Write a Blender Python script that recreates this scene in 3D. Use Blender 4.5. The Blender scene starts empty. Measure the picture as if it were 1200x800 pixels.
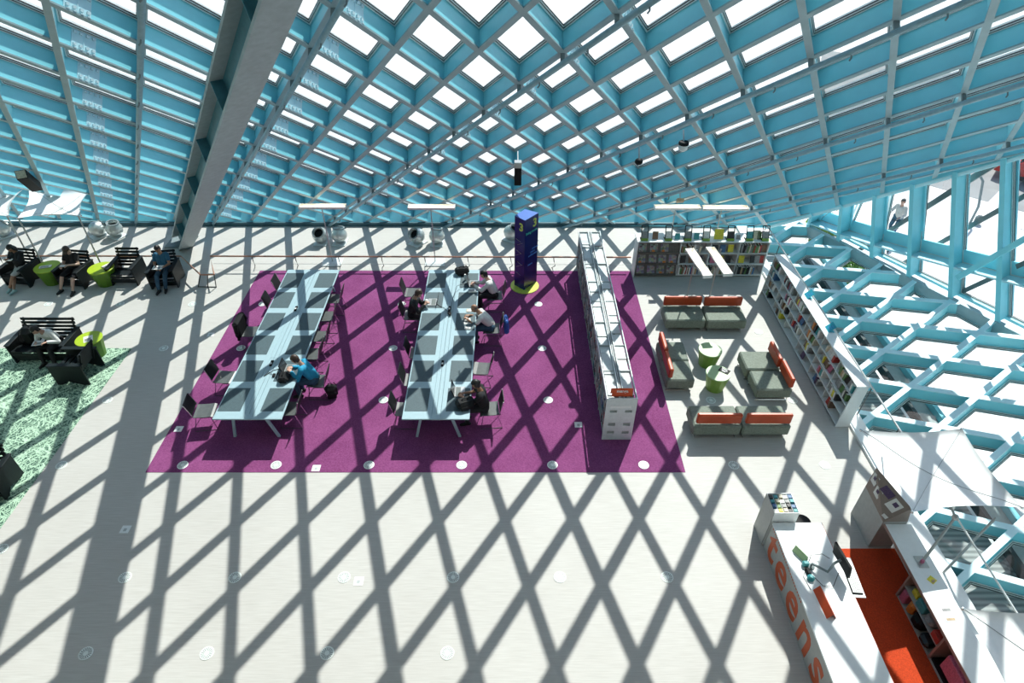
import bpy, math, random
from mathutils import Vector as V, Matrix as MX
random.seed(11)
SC = bpy.context.scene
COL = SC.collection
PI = math.pi
R = math.radians

# ---------------------------------------------------------------- camera
yaw, pit, rol = R(0.25275), R(38.78909), R(0.19347)
Fv = V((math.sin(yaw)*math.cos(pit), math.cos(yaw)*math.cos(pit), -math.sin(pit)))
Rv = V((math.cos(yaw), -math.sin(yaw), 0))
Uv = Rv.cross(Fv)
Rv, Uv = math.cos(rol)*Rv + math.sin(rol)*Uv, -math.sin(rol)*Rv + math.cos(rol)*Uv
cam = bpy.data.cameras.new('camera')
cam.sensor_width = 36.0
cam.lens = 744.295/1200*36
cam.clip_end = 600
cam.clip_start = 0.05
cam_o = bpy.data.objects.new('camera', cam)
m = MX.Identity(4)
for i in range(3):
    m[i][0], m[i][1], m[i][2] = Rv[i], Uv[i], -Fv[i]
m[2][3] = 11.0
cam_o.matrix_world = m
COL.objects.link(cam_o)
SC.camera = cam_o

# ---------------------------------------------------------------- light
SUN = V((0.337, 0.755, 1.0)).normalized()
w = bpy.data.worlds.new('sky')
SC.world = w
w.use_nodes = True
nt = w.node_tree
nt.nodes.clear()
wo = nt.nodes.new('ShaderNodeOutputWorld')
bg = nt.nodes.new('ShaderNodeBackground')
sk = nt.nodes.new('ShaderNodeTexSky')
sk.sky_type = 'NISHITA'
sk.sun_disc = False
sk.sun_elevation = math.asin(SUN.z)
sk.sun_rotation = math.atan2(SUN.x, SUN.y)
sk.air_density = 1.0
sk.dust_density = 1.0
sk.ozone_density = 1.0
bg.inputs[1].default_value = 0.15
nt.links.new(sk.outputs[0], bg.inputs[0])
nt.links.new(bg.outputs[0], wo.inputs[0])
sl = bpy.data.lights.new('sun', 'SUN')
sl.energy = 6.0
sl.angle = R(0.53)
sl.color = (1.0, 0.965, 0.91)
so = bpy.data.objects.new('sun', sl)
so.rotation_euler = SUN.to_track_quat('Z', 'Y').to_euler()
so.location = (15, 35, 45)
COL.objects.link(so)
SC.view_settings.view_transform = 'Standard'
SC.view_settings.look = 'None'
SC.view_settings.gamma = 1.0
SC.view_settings.use_curve_mapping = False
SC.view_settings.exposure = 0.2

# ---------------------------------------------------------------- materials
def newmat(name):
    mt = bpy.data.materials.new(name)
    mt.use_nodes = True
    n = mt.node_tree
    b = n.nodes['Principled BSDF']
    return mt, n, b

def mat(name, c, rough=0.5, metal=0.0, var=0.06, scale=12.0, bump=0.0, emit=0.0, stretch=None, detail=3.0, spec=0.5):
    mt, n, b = newmat(name)
    b.inputs['Specular IOR Level'].default_value = spec
    b.inputs['Roughness'].default_value = rough
    b.inputs['Metallic'].default_value = metal
    tc = n.nodes.new('ShaderNodeTexCoord')
    mp = n.nodes.new('ShaderNodeMapping')
    if stretch:
        mp.inputs['Scale'].default_value = stretch
    n.links.new(tc.outputs['Object'], mp.inputs[0])
    no = n.nodes.new('ShaderNodeTexNoise')
    no.inputs['Scale'].default_value = scale
    no.inputs['Detail'].default_value = detail
    n.links.new(mp.outputs[0], no.inputs[0])
    cr = n.nodes.new('ShaderNodeValToRGB')
    cr.color_ramp.elements[0].position = 0.3
    cr.color_ramp.elements[1].position = 0.7
    cr.color_ramp.elements[0].color = tuple(max(0, x*(1-var)) for x in c) + (1,)
    cr.color_ramp.elements[1].color = tuple(min(1, x*(1+var)) for x in c) + (1,)
    n.links.new(no.outputs[0], cr.inputs[0])
    n.links.new(cr.outputs[0], b.inputs['Base Color'])
    if bump:
        bp = n.nodes.new('ShaderNodeBump')
        bp.inputs['Strength'].default_value = bump
        bp.inputs['Distance'].default_value = 0.01
        n.links.new(no.outputs[0], bp.inputs['Height'])
        n.links.new(bp.outputs[0], b.inputs['Normal'])
    if emit:
        b.inputs['Emission Color'].default_value = tuple(c) + (1,)
        b.inputs['Emission Strength'].default_value = emit
    return mt

def glassmat(name, tint, refl=0.06):
    mt, n, b = newmat(name)
    n.nodes.remove(b)
    out = n.nodes['Material Output']
    tr = n.nodes.new('ShaderNodeBsdfTransparent')
    tr.inputs[0].default_value = tuple(tint) + (1,)
    gl = n.nodes.new('ShaderNodeBsdfGlossy')
    gl.inputs['Roughness'].default_value = 0.02
    fr = n.nodes.new('ShaderNodeLayerWeight')
    fr.inputs[0].default_value = 0.3
    mu = n.nodes.new('ShaderNodeMath'); mu.operation = 'MULTIPLY_ADD'
    mu.inputs[1].default_value = 0.25
    mu.inputs[2].default_value = refl*0.5
    n.links.new(fr.outputs['Facing'], mu.inputs[0])
    mx = n.nodes.new('ShaderNodeMixShader')
    n.links.new(mu.outputs[0], mx.inputs[0])
    n.links.new(tr.outputs[0], mx.inputs[1])
    n.links.new(gl.outputs[0], mx.inputs[2])
    n.links.new(mx.outputs[0], out.inputs[0])
    return mt

MT = {}
def simple(key, *a, **k):
    MT[key] = mat(key, *a, **k)
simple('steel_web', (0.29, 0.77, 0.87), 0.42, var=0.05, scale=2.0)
simple('steel_shaded', (0.34, 0.47, 0.51), 0.5, var=0.07, scale=3.0)  # same steel paint as the webs, greyed to carry the flanges' shade
simple('steel_light', (0.56, 0.83, 0.90), 0.42, var=0.05, scale=2.0)  # paler copy of the steel paint, brightness of sunlit flanges put into it
simple('frame_alu', (0.74, 0.78, 0.77), 0.4, metal=0.0, var=0.05)
simple('gasket', (0.015, 0.018, 0.02), 0.5)
simple('column_grey', (0.36, 0.43, 0.45), 0.55, var=0.10, scale=9.0, bump=0.05)
simple('column_web_shaded', (0.05, 0.21, 0.27), 0.5, var=0.1)  # dark teal: the shade between the column flanges is painted in
simple('pipe_paint', (0.30, 0.46, 0.53), 0.35, var=0.08)
simple('bolt', (0.55, 0.72, 0.78), 0.35)
simple('white_wall', (0.82, 0.82, 0.80), 0.8, var=0.03)
simple('white_paint', (0.80, 0.83, 0.83), 0.45, var=0.03)
simple('white_lam', (0.80, 0.84, 0.85), 0.35, var=0.02)
simple('grey_lam', (0.40, 0.41, 0.40), 0.5, var=0.06)
simple('shelf_white', (0.74, 0.78, 0.78), 0.4, var=0.03)
simple('shelf_grey', (0.42, 0.46, 0.46), 0.45, var=0.06)
simple('dark_wood', (0.10, 0.095, 0.085), 0.5, var=0.2)
simple('chrome', (0.75, 0.76, 0.76), 0.18, metal=1.0, var=0.03)
simple('nozzle', (0.62, 0.67, 0.66), 0.28, metal=0.55, var=0.10)
simple('black', (0.008, 0.009, 0.010), 0.6, var=0.2, spec=0.2)
simple('black_board', (0.010, 0.015, 0.017), 0.5, var=0.3, scale=8, stretch=(1, 12, 1), spec=0.25)
simple('chair_seat', (0.10, 0.112, 0.112), 0.35, var=0.12)
simple('chair_shell', (0.014, 0.016, 0.018), 0.5, var=0.15, spec=0.25)
simple('table_pale', (0.34, 0.48, 0.53), 0.38, var=0.03)
simple('table_pad', (0.055, 0.095, 0.11), 0.6, var=0.14, scale=30, bump=0.05)
simple('lime_shaded', (0.10, 0.22, 0.012), 0.4, var=0.05)  # lime darkened: shadow on the tub sides is part of the colour
simple('lime', (0.36, 0.50, 0.02), 0.4, var=0.05)
simple('green', (0.20, 0.36, 0.055), 0.42, var=0.05)
simple('green_top', (0.36, 0.53, 0.27), 0.4, var=0.05)
simple('orange', (0.46, 0.058, 0.012), 0.4, var=0.08, scale=8)
simple('upholstery', (0.19, 0.225, 0.185), 0.8, var=0.18, scale=25, bump=0.1)
simple('copper', (0.42, 0.22, 0.15), 0.35, metal=0.4, var=0.1)
simple('rail_steel', (0.45, 0.47, 0.47), 0.3, metal=0.6)
simple('post_dark', (0.05, 0.055, 0.055), 0.4)
simple('sail', (0.84, 0.86, 0.86), 0.7, var=0.02)
simple('lamp_white', (0.84, 0.85, 0.84), 0.4, var=0.02)
simple('lamp_glow', (1.0, 0.80, 0.52), 0.4, var=0.01, emit=5.0)
simple('top_metal', (0.50, 0.56, 0.57), 0.4, var=0.05)
simple('blue_sign', (0.007, 0.016, 0.14), 0.25, var=0.15, scale=3)
simple('blue_sign_top', (0.05, 0.15, 0.50), 0.4, var=0.05)
simple('yellow_green', (0.62, 0.72, 0.10), 0.4)
simple('teal_text', (0.05, 0.55, 0.42), 0.4)
simple('light_blue', (0.08, 0.32, 0.80), 0.4)
simple('white_text', (0.85, 0.85, 0.85), 0.5)
simple('sign_red', (0.66, 0.075, 0.012), 0.4, var=0.04)
simple('red_carpet', (0.50, 0.048, 0.007), 0.95, var=0.22, scale=45, bump=0.3)
simple('concrete', (0.66, 0.66, 0.64), 0.85, var=0.10, scale=0.7, detail=6)
simple('asphalt', (0.30, 0.31, 0.31), 0.9, var=0.10, scale=0.8)
simple('line_white', (0.86, 0.86, 0.86), 0.7)
simple('car_red', (0.45, 0.02, 0.015), 0.25, var=0.03)
simple('car_glass', (0.02, 0.03, 0.035), 0.1)
simple('tyre', (0.02, 0.02, 0.02), 0.8)
simple('leaf', (0.13, 0.27, 0.035), 0.6, var=0.3, scale=4)
simple('leaf_light', (0.40, 0.52, 0.06), 0.6, var=0.3, scale=4)
simple('bark', (0.12, 0.08, 0.05), 0.9, var=0.2)
simple('brown_board', (0.27, 0.215, 0.185), 0.6, var=0.05)
simple('brown_edge', (0.33, 0.22, 0.19), 0.5, var=0.05)
simple('paper', (0.80, 0.80, 0.77), 0.7, var=0.03)
simple('cyan_card', (0.02, 0.36, 0.47), 0.5)
simple('brace_grey', (0.16, 0.20, 0.20), 0.6)
simple('laptop_grey', (0.42, 0.44, 0.44), 0.35, metal=0.5)
simple('screen', (0.02, 0.025, 0.03), 0.15)
simple('vent', (0.80, 0.86, 0.83), 0.45, var=0.04)
simple('vent_dark', (0.13, 0.16, 0.155), 0.6)
simple('plate', (0.66, 0.72, 0.73), 0.4)
simple('sill_blue', (0.03, 0.10, 0.13), 0.5)
simple('duct_grey', (0.20, 0.25, 0.26), 0.6)
PAL = {'white': (0.74, 0.74, 0.71), 'grey': (0.25, 0.26, 0.26), 'black': (0.02, 0.02, 0.022), 'red': (0.42, 0.04, 0.03),
       'brown': (0.20, 0.12, 0.07), 'blue': (0.05, 0.14, 0.30), 'green': (0.10, 0.22, 0.07), 'cream': (0.62, 0.56, 0.42),
       'orange': (0.62, 0.20, 0.03), 'pink': (0.52, 0.15, 0.25), 'yellow': (0.70, 0.62, 0.05), 'teal': (0.05, 0.30, 0.32),
       'purple': (0.09, 0.05, 0.12), 'tan': (0.42, 0.30, 0.17)}
for k_, c_ in PAL.items():
    MT['book_'+k_] = mat('book_'+k_, c_, 0.5, var=0.25, scale=40)

def floormat():
    mt, n, b = newmat('floor_grey')
    b.inputs['Roughness'].default_value = 0.62
    tc = n.nodes.new('ShaderNodeTexCoord')
    def noise(sx, sy, sc, det=4):
        mp = n.nodes.new('ShaderNodeMapping'); mp.inputs['Scale'].default_value = (sx, sy, 1)
        n.links.new(tc.outputs['Object'], mp.inputs[0])
        no = n.nodes.new('ShaderNodeTexNoise'); no.inputs['Scale'].default_value = sc
        no.inputs['Detail'].default_value = det
        n.links.new(mp.outputs[0], no.inputs[0])
        return no
    a = noise(2, 40, 1.2); c = noise(1, 1, 0.35, 2)
    mx = n.nodes.new('ShaderNodeMix'); mx.data_type = 'FLOAT'; mx.inputs[0].default_value = 0.35
    n.links.new(a.outputs[0], mx.inputs[2]); n.links.new(c.outputs[0], mx.inputs[3])
    cr = n.nodes.new('ShaderNodeValToRGB')
    cr.color_ramp.elements[0].position = 0.32; cr.color_ramp.elements[1].position = 0.68
    cr.color_ramp.elements[0].color = (0.43, 0.42, 0.395, 1); cr.color_ramp.elements[1].color = (0.54, 0.535, 0.51, 1)
    n.links.new(mx.outputs[0], cr.inputs[0]); n.links.new(cr.outputs[0], b.inputs['Base Color'])
    return mt
MT['floor_grey'] = floormat()

def carpetmat():
    mt, n, b = newmat('carpet_purple')
    b.inputs['Roughness'].default_value = 1.0
    b.inputs['Specular IOR Level'].default_value = 0.1
    tc = n.nodes.new('ShaderNodeTexCoord')
    no = n.nodes.new('ShaderNodeTexNoise'); no.inputs['Scale'].default_value = 30; no.inputs['Detail'].default_value = 5
    n2 = n.nodes.new('ShaderNodeTexNoise'); n2.inputs['Scale'].default_value = 1.1; n2.inputs['Detail'].default_value = 3
    for q in (no, n2): n.links.new(tc.outputs['Object'], q.inputs[0])
    mx = n.nodes.new('ShaderNodeMix'); mx.data_type = 'FLOAT'; mx.inputs[0].default_value = 0.4
    n.links.new(no.outputs[0], mx.inputs[2]); n.links.new(n2.outputs[0], mx.inputs[3])
    cr = n.nodes.new('ShaderNodeValToRGB')
    cr.color_ramp.elements[0].position = 0.35; cr.color_ramp.elements[1].position = 0.68
    cr.color_ramp.elements[0].color = (0.165, 0.040, 0.125, 1); cr.color_ramp.elements[1].color = (0.285, 0.082, 0.222, 1)
    n.links.new(mx.outputs[0], cr.inputs[0]); n.links.new(cr.outputs[0], b.inputs['Base Color'])
    bp = n.nodes.new('ShaderNodeBump'); bp.inputs['Strength'].default_value = 0.4; bp.inputs['Distance'].default_value = 0.01
    n.links.new(no.outputs[0], bp.inputs['Height']); n.links.new(bp.outputs[0], b.inputs['Normal'])
    return mt
MT['carpet_purple'] = carpetmat()

def grassmat():
    mt, n, b = newmat('carpet_grass')
    b.inputs['Roughness'].default_value = 0.95
    tc = n.nodes.new('ShaderNodeTexCoord')
    last = None
    for k, (ang, sc) in enumerate([(20, 1.0), (75, 1.2), (-35, 0.9), (130, 1.3), (-70, 1.1), (45, 1.4)]):
        m0 = n.nodes.new('ShaderNodeMapping'); m0.inputs['Rotation'].default_value = (0, 0, R(ang))
        n.links.new(tc.outputs['Object'], m0.inputs[0])
        mp = n.nodes.new('ShaderNodeMapping'); mp.inputs['Scale'].default_value = (1.5*sc, 9.0*sc, 1)
        mp.inputs['Location'].default_value = (k*3.1, k*7.7, 0)
        n.links.new(m0.outputs[0], mp.inputs[0])
        no = n.nodes.new('ShaderNodeTexNoise'); no.inputs['Scale'].default_value = 1.0
        no.inputs['Detail'].default_value = 1.5; no.inputs['Distortion'].default_value = 0.5
        n.links.new(mp.outputs[0], no.inputs[0])
        sb = n.nodes.new('ShaderNodeMath'); sb.operation = 'SUBTRACT'; sb.inputs[1].default_value = 0.5
        n.links.new(no.outputs[0], sb.inputs[0])
        ab = n.nodes.new('ShaderNodeMath'); ab.operation = 'ABSOLUTE'; n.links.new(sb.outputs[0], ab.inputs[0])
        if last is None: last = ab
        else:
            mn = n.nodes.new('ShaderNodeMath'); mn.operation = 'MINIMUM'
            n.links.new(last.outputs[0], mn.inputs[0]); n.links.new(ab.outputs[0], mn.inputs[1]); last = mn
    cr = n.nodes.new('ShaderNodeValToRGB')
    e = cr.color_ramp.elements
    e[0].position = 0.0; e[0].color = (0.52, 0.70, 0.55, 1)
    e[1].position = 0.022; e[1].color = (0.022, 0.078, 0.055, 1)
    e2 = e.new(0.011); e2.color = (0.34, 0.54, 0.38, 1)
    n.links.new(last.outputs[0], cr.inputs[0])
    n.links.new(cr.outputs[0], b.inputs['Base Color'])
    return mt
MT['carpet_grass'] = grassmat()

def groundmat():
    mt, n, b = newmat('pavement')
    b.inputs['Roughness'].default_value = 0.85
    tc = n.nodes.new('ShaderNodeTexCoord')
    br = n.nodes.new('ShaderNodeTexBrick')
    br.offset = 0.0
    br.inputs['Color1'].default_value = (0.74, 0.75, 0.74, 1); br.inputs['Color2'].default_value = (0.80, 0.80, 0.78, 1)
    br.inputs['Mortar'].default_value = (0.42, 0.43, 0.43, 1)
    br.inputs['Scale'].default_value = 1.0; br.inputs['Mortar Size'].default_value = 0.012
    br.inputs['Brick Width'].default_value = 1.8; br.inputs['Row Height'].default_value = 1.8
    n.links.new(tc.outputs['Object'], br.inputs[0])
    n.links.new(br.outputs[0], b.inputs['Base Color'])
    return mt
MT['pavement'] = groundmat()

def louvremat():
    mt, n, b = newmat('ribbed_deck')
    b.inputs['Roughness'].default_value = 0.6
    tc = n.nodes.new('ShaderNodeTexCoord')
    wv = n.nodes.new('ShaderNodeTexWave'); wv.bands_direction = 'Y'; wv.inputs['Scale'].default_value = 2.4
    wv.inputs['Distortion'].default_value = 0.2
    n.links.new(tc.outputs['Object'], wv.inputs[0])
    cr = n.nodes.new('ShaderNodeValToRGB')
    cr.color_ramp.elements[0].color = (0.26, 0.27, 0.27, 1); cr.color_ramp.elements[1].color = (0.55, 0.56, 0.56, 1)
    n.links.new(wv.outputs[0], cr.inputs[0]); n.links.new(cr.outputs[0], b.inputs['Base Color'])
    return mt
MT['ribbed_deck'] = louvremat()

def printmat(name, seed, sat):
    mt, n, b = newmat(name)
    b.inputs['Roughness'].default_value = 0.4
    tc = n.nodes.new('ShaderNodeTexCoord')
    mp = n.nodes.new('ShaderNodeMapping'); mp.inputs['Location'].default_value = (seed, seed*1.7, seed*0.3)
    n.links.new(tc.outputs['Object'], mp.inputs[0])
    vo = n.nodes.new('ShaderNodeTexVoronoi'); vo.inputs['Scale'].default_value = 16
    n.links.new(mp.outputs[0], vo.inputs[0])
    hs = n.nodes.new('ShaderNodeHueSaturation'); hs.inputs['Saturation'].default_value = sat; hs.inputs['Value'].default_value = 0.38
    n.links.new(vo.outputs['Color'], hs.inputs['Color']); n.links.new(hs.outputs[0], b.inputs['Base Color'])
    return mt
for k_ in range(4): MT['book_print%d' % k_] = printmat('magazine_print', 3.1*k_+1, 0.45)

def halftone():
    mt, n, b = newmat('halftone_orange')
    b.inputs['Roughness'].default_value = 0.5
    tc = n.nodes.new('ShaderNodeTexCoord')
    ck = n.nodes.new('ShaderNodeTexChecker'); ck.inputs['Scale'].default_value = 55
    ck.inputs[1].default_value = (0.66, 0.10, 0.02, 1); ck.inputs[2].default_value = (0.42, 0.09, 0.035, 1)
    n.links.new(tc.outputs['Object'], ck.inputs[0]); n.links.new(ck.outputs[0], b.inputs['Base Color'])
    return mt
MT['halftone_orange'] = halftone()
GLASS = glassmat('glass_clear', (0.84, 0.88, 0.87))
MT['glass'] = GLASS
MT['glass_low'] = glassmat('glass_lower', (0.86, 0.90, 0.90))

# ---------------------------------------------------------------- mesh builder
class MB:
    def __init__(s): s.v = []; s.f = []; s.m = []
    def add(s, vs, fs, m=0):
        o = len(s.v)
        s.v += [tuple(x) for x in vs]
        for f in fs: s.f.append(tuple(i+o for i in f)); s.m.append(m)
    def box(s, lo, hi, m=0):
        x0, y0, z0 = lo; x1, y1, z1 = hi
        s.add([(x0,y0,z0),(x1,y0,z0),(x1,y1,z0),(x0,y1,z0),(x0,y0,z1),(x1,y0,z1),(x1,y1,z1),(x0,y1,z1)],
              [(0,3,2,1),(4,5,6,7),(0,1,5,4),(1,2,6,5),(2,3,7,6),(3,0,4,7)], m)
        return s
    def cbox(s, c, d, m=0):
        return s.box([c[i]-d[i]/2 for i in range(3)], [c[i]+d[i]/2 for i in range(3)], m)
    def obox(s, c, ax, ay, az, d, m=0):           # oriented box, axes are unit vectors
        vs = []
        for sz in (-1, 1):
            for sx, sy in ((-1,-1),(1,-1),(1,1),(-1,1)):
                vs.append(c + ax*(sx*d[0]/2) + ay*(sy*d[1]/2) + az*(sz*d[2]/2))
        s.add(vs, [(0,3,2,1),(4,5,6,7),(0,1,5,4),(1,2,6,5),(2,3,7,6),(3,0,4,7)], m)
        return s
    def bar(s, a, b, w, h, up=V((0,0,1)), m=0):
        a = V(a); b = V(b); ax = (b-a)
        L = ax.length; ax.normalize()
        ay = V(up).cross(ax)
        if ay.length < 1e-4: ay = V((1,0,0)).cross(ax)
        ay.normalize(); az = ax.cross(ay)
        return s.obox((a+b)/2, ax, ay, az, (L, w, h), m)
    def cham(s, lo, hi, r, m=0):
        c = [(lo[i]+hi[i])/2 for i in range(3)]; h = [(hi[i]-lo[i])/2 for i in range(3)]
        r = min(r, min(h)*0.95)
        vs = []; idx = {}
        for sx in (-1,1):
            for sy in (-1,1):
                for sz in (-1,1):
                    sg = (sx,sy,sz)
                    for a in range(3):
                        p = [c[i]+sg[i]*(h[i]-(0 if i == a else r)) for i in range(3)]
                        idx[(sg,a)] = len(vs); vs.append(p)
        fs = []
        for a in range(3):
            u, w_ = (a+1) % 3, (a+2) % 3
            for sa in (-1,1):
                q = []
                for su, sw in ((-1,-1),(1,-1),(1,1),(-1,1)):
                    g = [0,0,0]; g[a] = sa; g[u] = su; g[w_] = sw
                    q.append(idx[(tuple(g),a)])
                fs.append(tuple(q if sa > 0 else q[::-1]))
            for su in (-1,1):
                for sw in (-1,1):
                    g0 = [0,0,0]; g1 = [0,0,0]
                    g0[a] = -1; g1[a] = 1; g0[u] = g1[u] = su; g0[w_] = g1[w_] = sw
                    q = [idx[(tuple(g0),u)], idx[(tuple(g1),u)], idx[(tuple(g1),w_)], idx[(tuple(g0),w_)]]
                    fs.append(tuple(q if su*sw > 0 else q[::-1]))
        for sx in (-1,1):
            for sy in (-1,1):
                for sz in (-1,1):
                    g = (sx,sy,sz); q = [idx[(g,0)], idx[(g,1)], idx[(g,2)]]
                    fs.append(tuple(q if sx*sy*sz > 0 else q[::-1]))
        s.add(vs, fs, m)
        return s
    def tube(s, pts, r, n=8, m=0, closed=False):
        pts = [V(p) for p in pts]; rings = []
        for i, p in enumerate(pts):
            if closed: d = pts[(i+1) % len(pts)] - pts[i-1]
            else: d = pts[min(i+1, len(pts)-1)] - pts[max(i-1, 0)]
            d.normalize()
            a = d.cross(V((0,0,1)))
            if a.length < 0.05: a = d.cross(V((1,0,0)))
            a.normalize(); b = d.cross(a)
            rr = r[i] if isinstance(r, (list, tuple)) else r
            rings.append([p + a*(rr*math.cos(2*PI*k/n)) + b*(rr*math.sin(2*PI*k/n)) for k in range(n)])
        vs = [v for q in rings for v in q]; fs = []
        L = len(pts)
        for i in range(L if closed else L-1):
            j = (i+1) % L
            for k in range(n):
                fs.append((i*n+k, i*n+(k+1) % n, j*n+(k+1) % n, j*n+k))
        if not closed:
            fs.append(tuple(range(n-1, -1, -1))); fs.append(tuple((L-1)*n+k for k in range(n)))
        s.add(vs, fs, m)
        return s
    def lathe(s, prof, n=20, c=(0,0,0), m=0, mtx=None, cap=True):
        vs = []; fs = []
        c = V(c)
        for (r, z) in prof:
            for k in range(n):
                p = V((r*math.cos(2*PI*k/n), r*math.sin(2*PI*k/n), z))
                if mtx is not None: p = mtx @ p
                vs.append(p + c)
        L = len(prof)
        for i in range(L-1):
            for k in range(n):
                fs.append((i*n+k, i*n+(k+1) % n, (i+1)*n+(k+1) % n, (i+1)*n+k))
        if cap:
            fs.append(tuple(range(n-1, -1, -1))); fs.append(tuple((L-1)*n+k for k in range(n)))
        s.add(vs, fs, m)
        return s
    def prism(s, poly, ext, m=0):                 # 3D polygon swept along ext
        poly = [V(p) for p in poly]; ext = V(ext); n = len(poly)
        vs = poly + [p+ext for p in poly]
        fs = [tuple(range(n-1, -1, -1)), tuple(range(n, 2*n))]
        for i in range(n): fs.append((i, (i+1) % n, n+(i+1) % n, n+i))
        s.add(vs, fs, m)
        return s
    def ball(s, c, r, m=0, n=10, k=7, rot=None):
        c = V(c); r = (r, r, r) if not isinstance(r, (tuple, list)) else r
        vs = []; fs = []
        for i in range(k+1):
            t = PI*i/k
            for j in range(n):
                a = 2*PI*j/n
                p = V((r[0]*math.sin(t)*math.cos(a), r[1]*math.sin(t)*math.sin(a), r[2]*math.cos(t)))
                if rot is not None: p = rot @ p
                vs.append(c+p)
        for i in range(k):
            for j in range(n):
                fs.append((i*n+j, (i+1)*n+j, (i+1)*n+(j+1) % n, i*n+(j+1) % n))
        s.add(vs, fs, m)
        return s
    def mesh(s, name, mats, smooth=False):
        me = bpy.data.meshes.new(name)
        me.from_pydata(s.v, [], s.f)
        for q in (mats if isinstance(mats, (list, tuple)) else [mats]):
            me.materials.append(MT[q] if isinstance(q, str) else q)
        me.polygons.foreach_set('material_index', s.m)
        if smooth: me.polygons.foreach_set('use_smooth', [True]*len(s.f))
        me.update()
        return me
    def build(s, name, mats, parent=None, smooth=False, loc=None):
        o = bpy.data.objects.new(name, s.mesh(name, mats, smooth))
        COL.objects.link(o)
        if parent is not None: o.parent = parent
        if loc is not None: o.location = loc
        return o

def tag(o, label=None, cat=None, group=None, kind=None):
    if label: o['label'] = label
    if cat: o['category'] = cat
    if group: o['group'] = group
    if kind: o['kind'] = kind
    return o

def thing(name, label, cat, loc=(0,0,0), rz=0.0, group=None, kind=None):
    o = bpy.data.objects.new(name, None)
    o.empty_display_size = 0.1
    COL.objects.link(o)
    o.location = loc; o.rotation_euler = (0, 0, rz)
    return tag(o, label, cat, group, kind)

def copy_tree(o, parent=None):
    c = o.copy(); COL.objects.link(c)
    if parent is not None: c.parent = parent
    for ch in list(KIDS.get(o.name, [])): copy_tree(ch, c)
    return c
KIDS = {}
def kids(root):
    for o in root.children_recursive: KIDS.setdefault(o.parent.name, []).append(o)

def place(proto, loc, rz, label, group=None, used=set()):
    if proto.name not in used:
        used.add(proto.name); o = proto
        if proto.name not in KIDS: kids(proto)
    else: o = copy_tree(proto)
    o.location = loc; o.rotation_euler = (0, 0, rz)
    o['label'] = label
    if group: o['group'] = group
    return o

def text(body, size, m, parent, mtx, name='lettering', offset=0.0, extrude=0.002, align='LEFT', space=1.0):
    cu = bpy.data.curves.new('txt', 'FONT')
    cu.body = body; cu.size = size; cu.extrude = extrude; cu.offset = offset
    cu.align_x = align; cu.resolution_u = 3; cu.space_character = space
    t = bpy.data.objects.new('txt', cu); COL.objects.link(t)
    dg = bpy.context.evaluated_depsgraph_get()
    me = bpy.data.meshes.new_from_object(t.evaluated_get(dg))
    bpy.data.objects.remove(t); bpy.data.curves.remove(cu)
    me.materials.clear(); me.materials.append(MT[m])
    me.transform(mtx)
    o = bpy.data.objects.new(name, me); COL.objects.link(o)
    o.parent = parent
    return o

def frame_mtx(ax, ay, az, o):
    mm = MX.Identity(4)
    for i in range(3): mm[i][0], mm[i][1], mm[i][2], mm[i][3] = ax[i], ay[i], az[i], o[i]
    return mm
ORD = ['first','second','third','fourth','fifth','sixth','seventh','eighth','ninth','tenth','eleventh','twelfth',
       'thirteenth','fourteenth','fifteenth','sixteenth','seventeenth','eighteenth','nineteenth','twentieth']
def ordn(i):
    if i < 20: return ORD[i]
    t = i+1
    tens = {2:'twenty',3:'thirty',4:'forty',5:'fifty',6:'sixty',7:'seventy',8:'eighty',9:'ninety'}
    if t % 10 == 0: return {20:'twentieth',30:'thirtieth',40:'fortieth',50:'fiftieth',60:'sixtieth',70:'seventieth'}.get(t, str(t)+'th')
    return tens[t//10]+'-'+ORD[t % 10 - 1]
# ================================================================ THE BUILDING
# ---- the tall sloping lattice wall facing the room
al, be = 0.71663, -0.018467
MO = V((0, 20.41065, 0))
Ms = V((math.cos(be), math.sin(be), 0))
Mt = V((math.sin(be)*math.cos(al), -math.cos(be)*math.cos(al), math.sin(al)))
Mn = Ms.cross(Mt)
if Mn.z < 0: Mn = -Mn
def Mpt(s_, t_, d=0.0): return MO + Ms*s_ + Mt*t_ + Mn*d

def clip_line(o, d, poly):
    lo, hi = -1e9, 1e9
    n = len(poly)
    for i in range(n):
        a = poly[i]; b = poly[(i+1) % n]
        nx, ny = -(b[1]-a[1]), (b[0]-a[0])          # inside is left of a counter-clockwise polygon
        num = (o[0]-a[0])*nx + (o[1]-a[1])*ny
        den = d[0]*nx + d[1]*ny
        if abs(den) < 1e-9:
            if num < 0: return None
            continue
        k = -num/den
        if den > 0: lo = max(lo, k)
        else: hi = min(hi, k)
    return (lo, hi) if hi-lo > 0.05 else None

def clip_poly(sub, poly):
    out = list(sub); n = len(poly)
    for i in range(n):
        a = poly[i]; b = poly[(i+1) % n]
        nx, ny = -(b[1]-a[1]), (b[0]-a[0])
        f = lambda q: (q[0]-a[0])*nx + (q[1]-a[1])*ny
        res = []
        for k in range(len(out)):
            p, q = out[k], out[(k+1) % len(out)]
            fp, fq = f(p), f(q)
            if fp >= 0: res.append(p)
            if fp*fq < 0:
                u = fp/(fp-fq); res.append((p[0]+(q[0]-p[0])*u, p[1]+(q[1]-p[1])*u))
        out = res
        if len(out) < 3: return []
    return out

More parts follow.
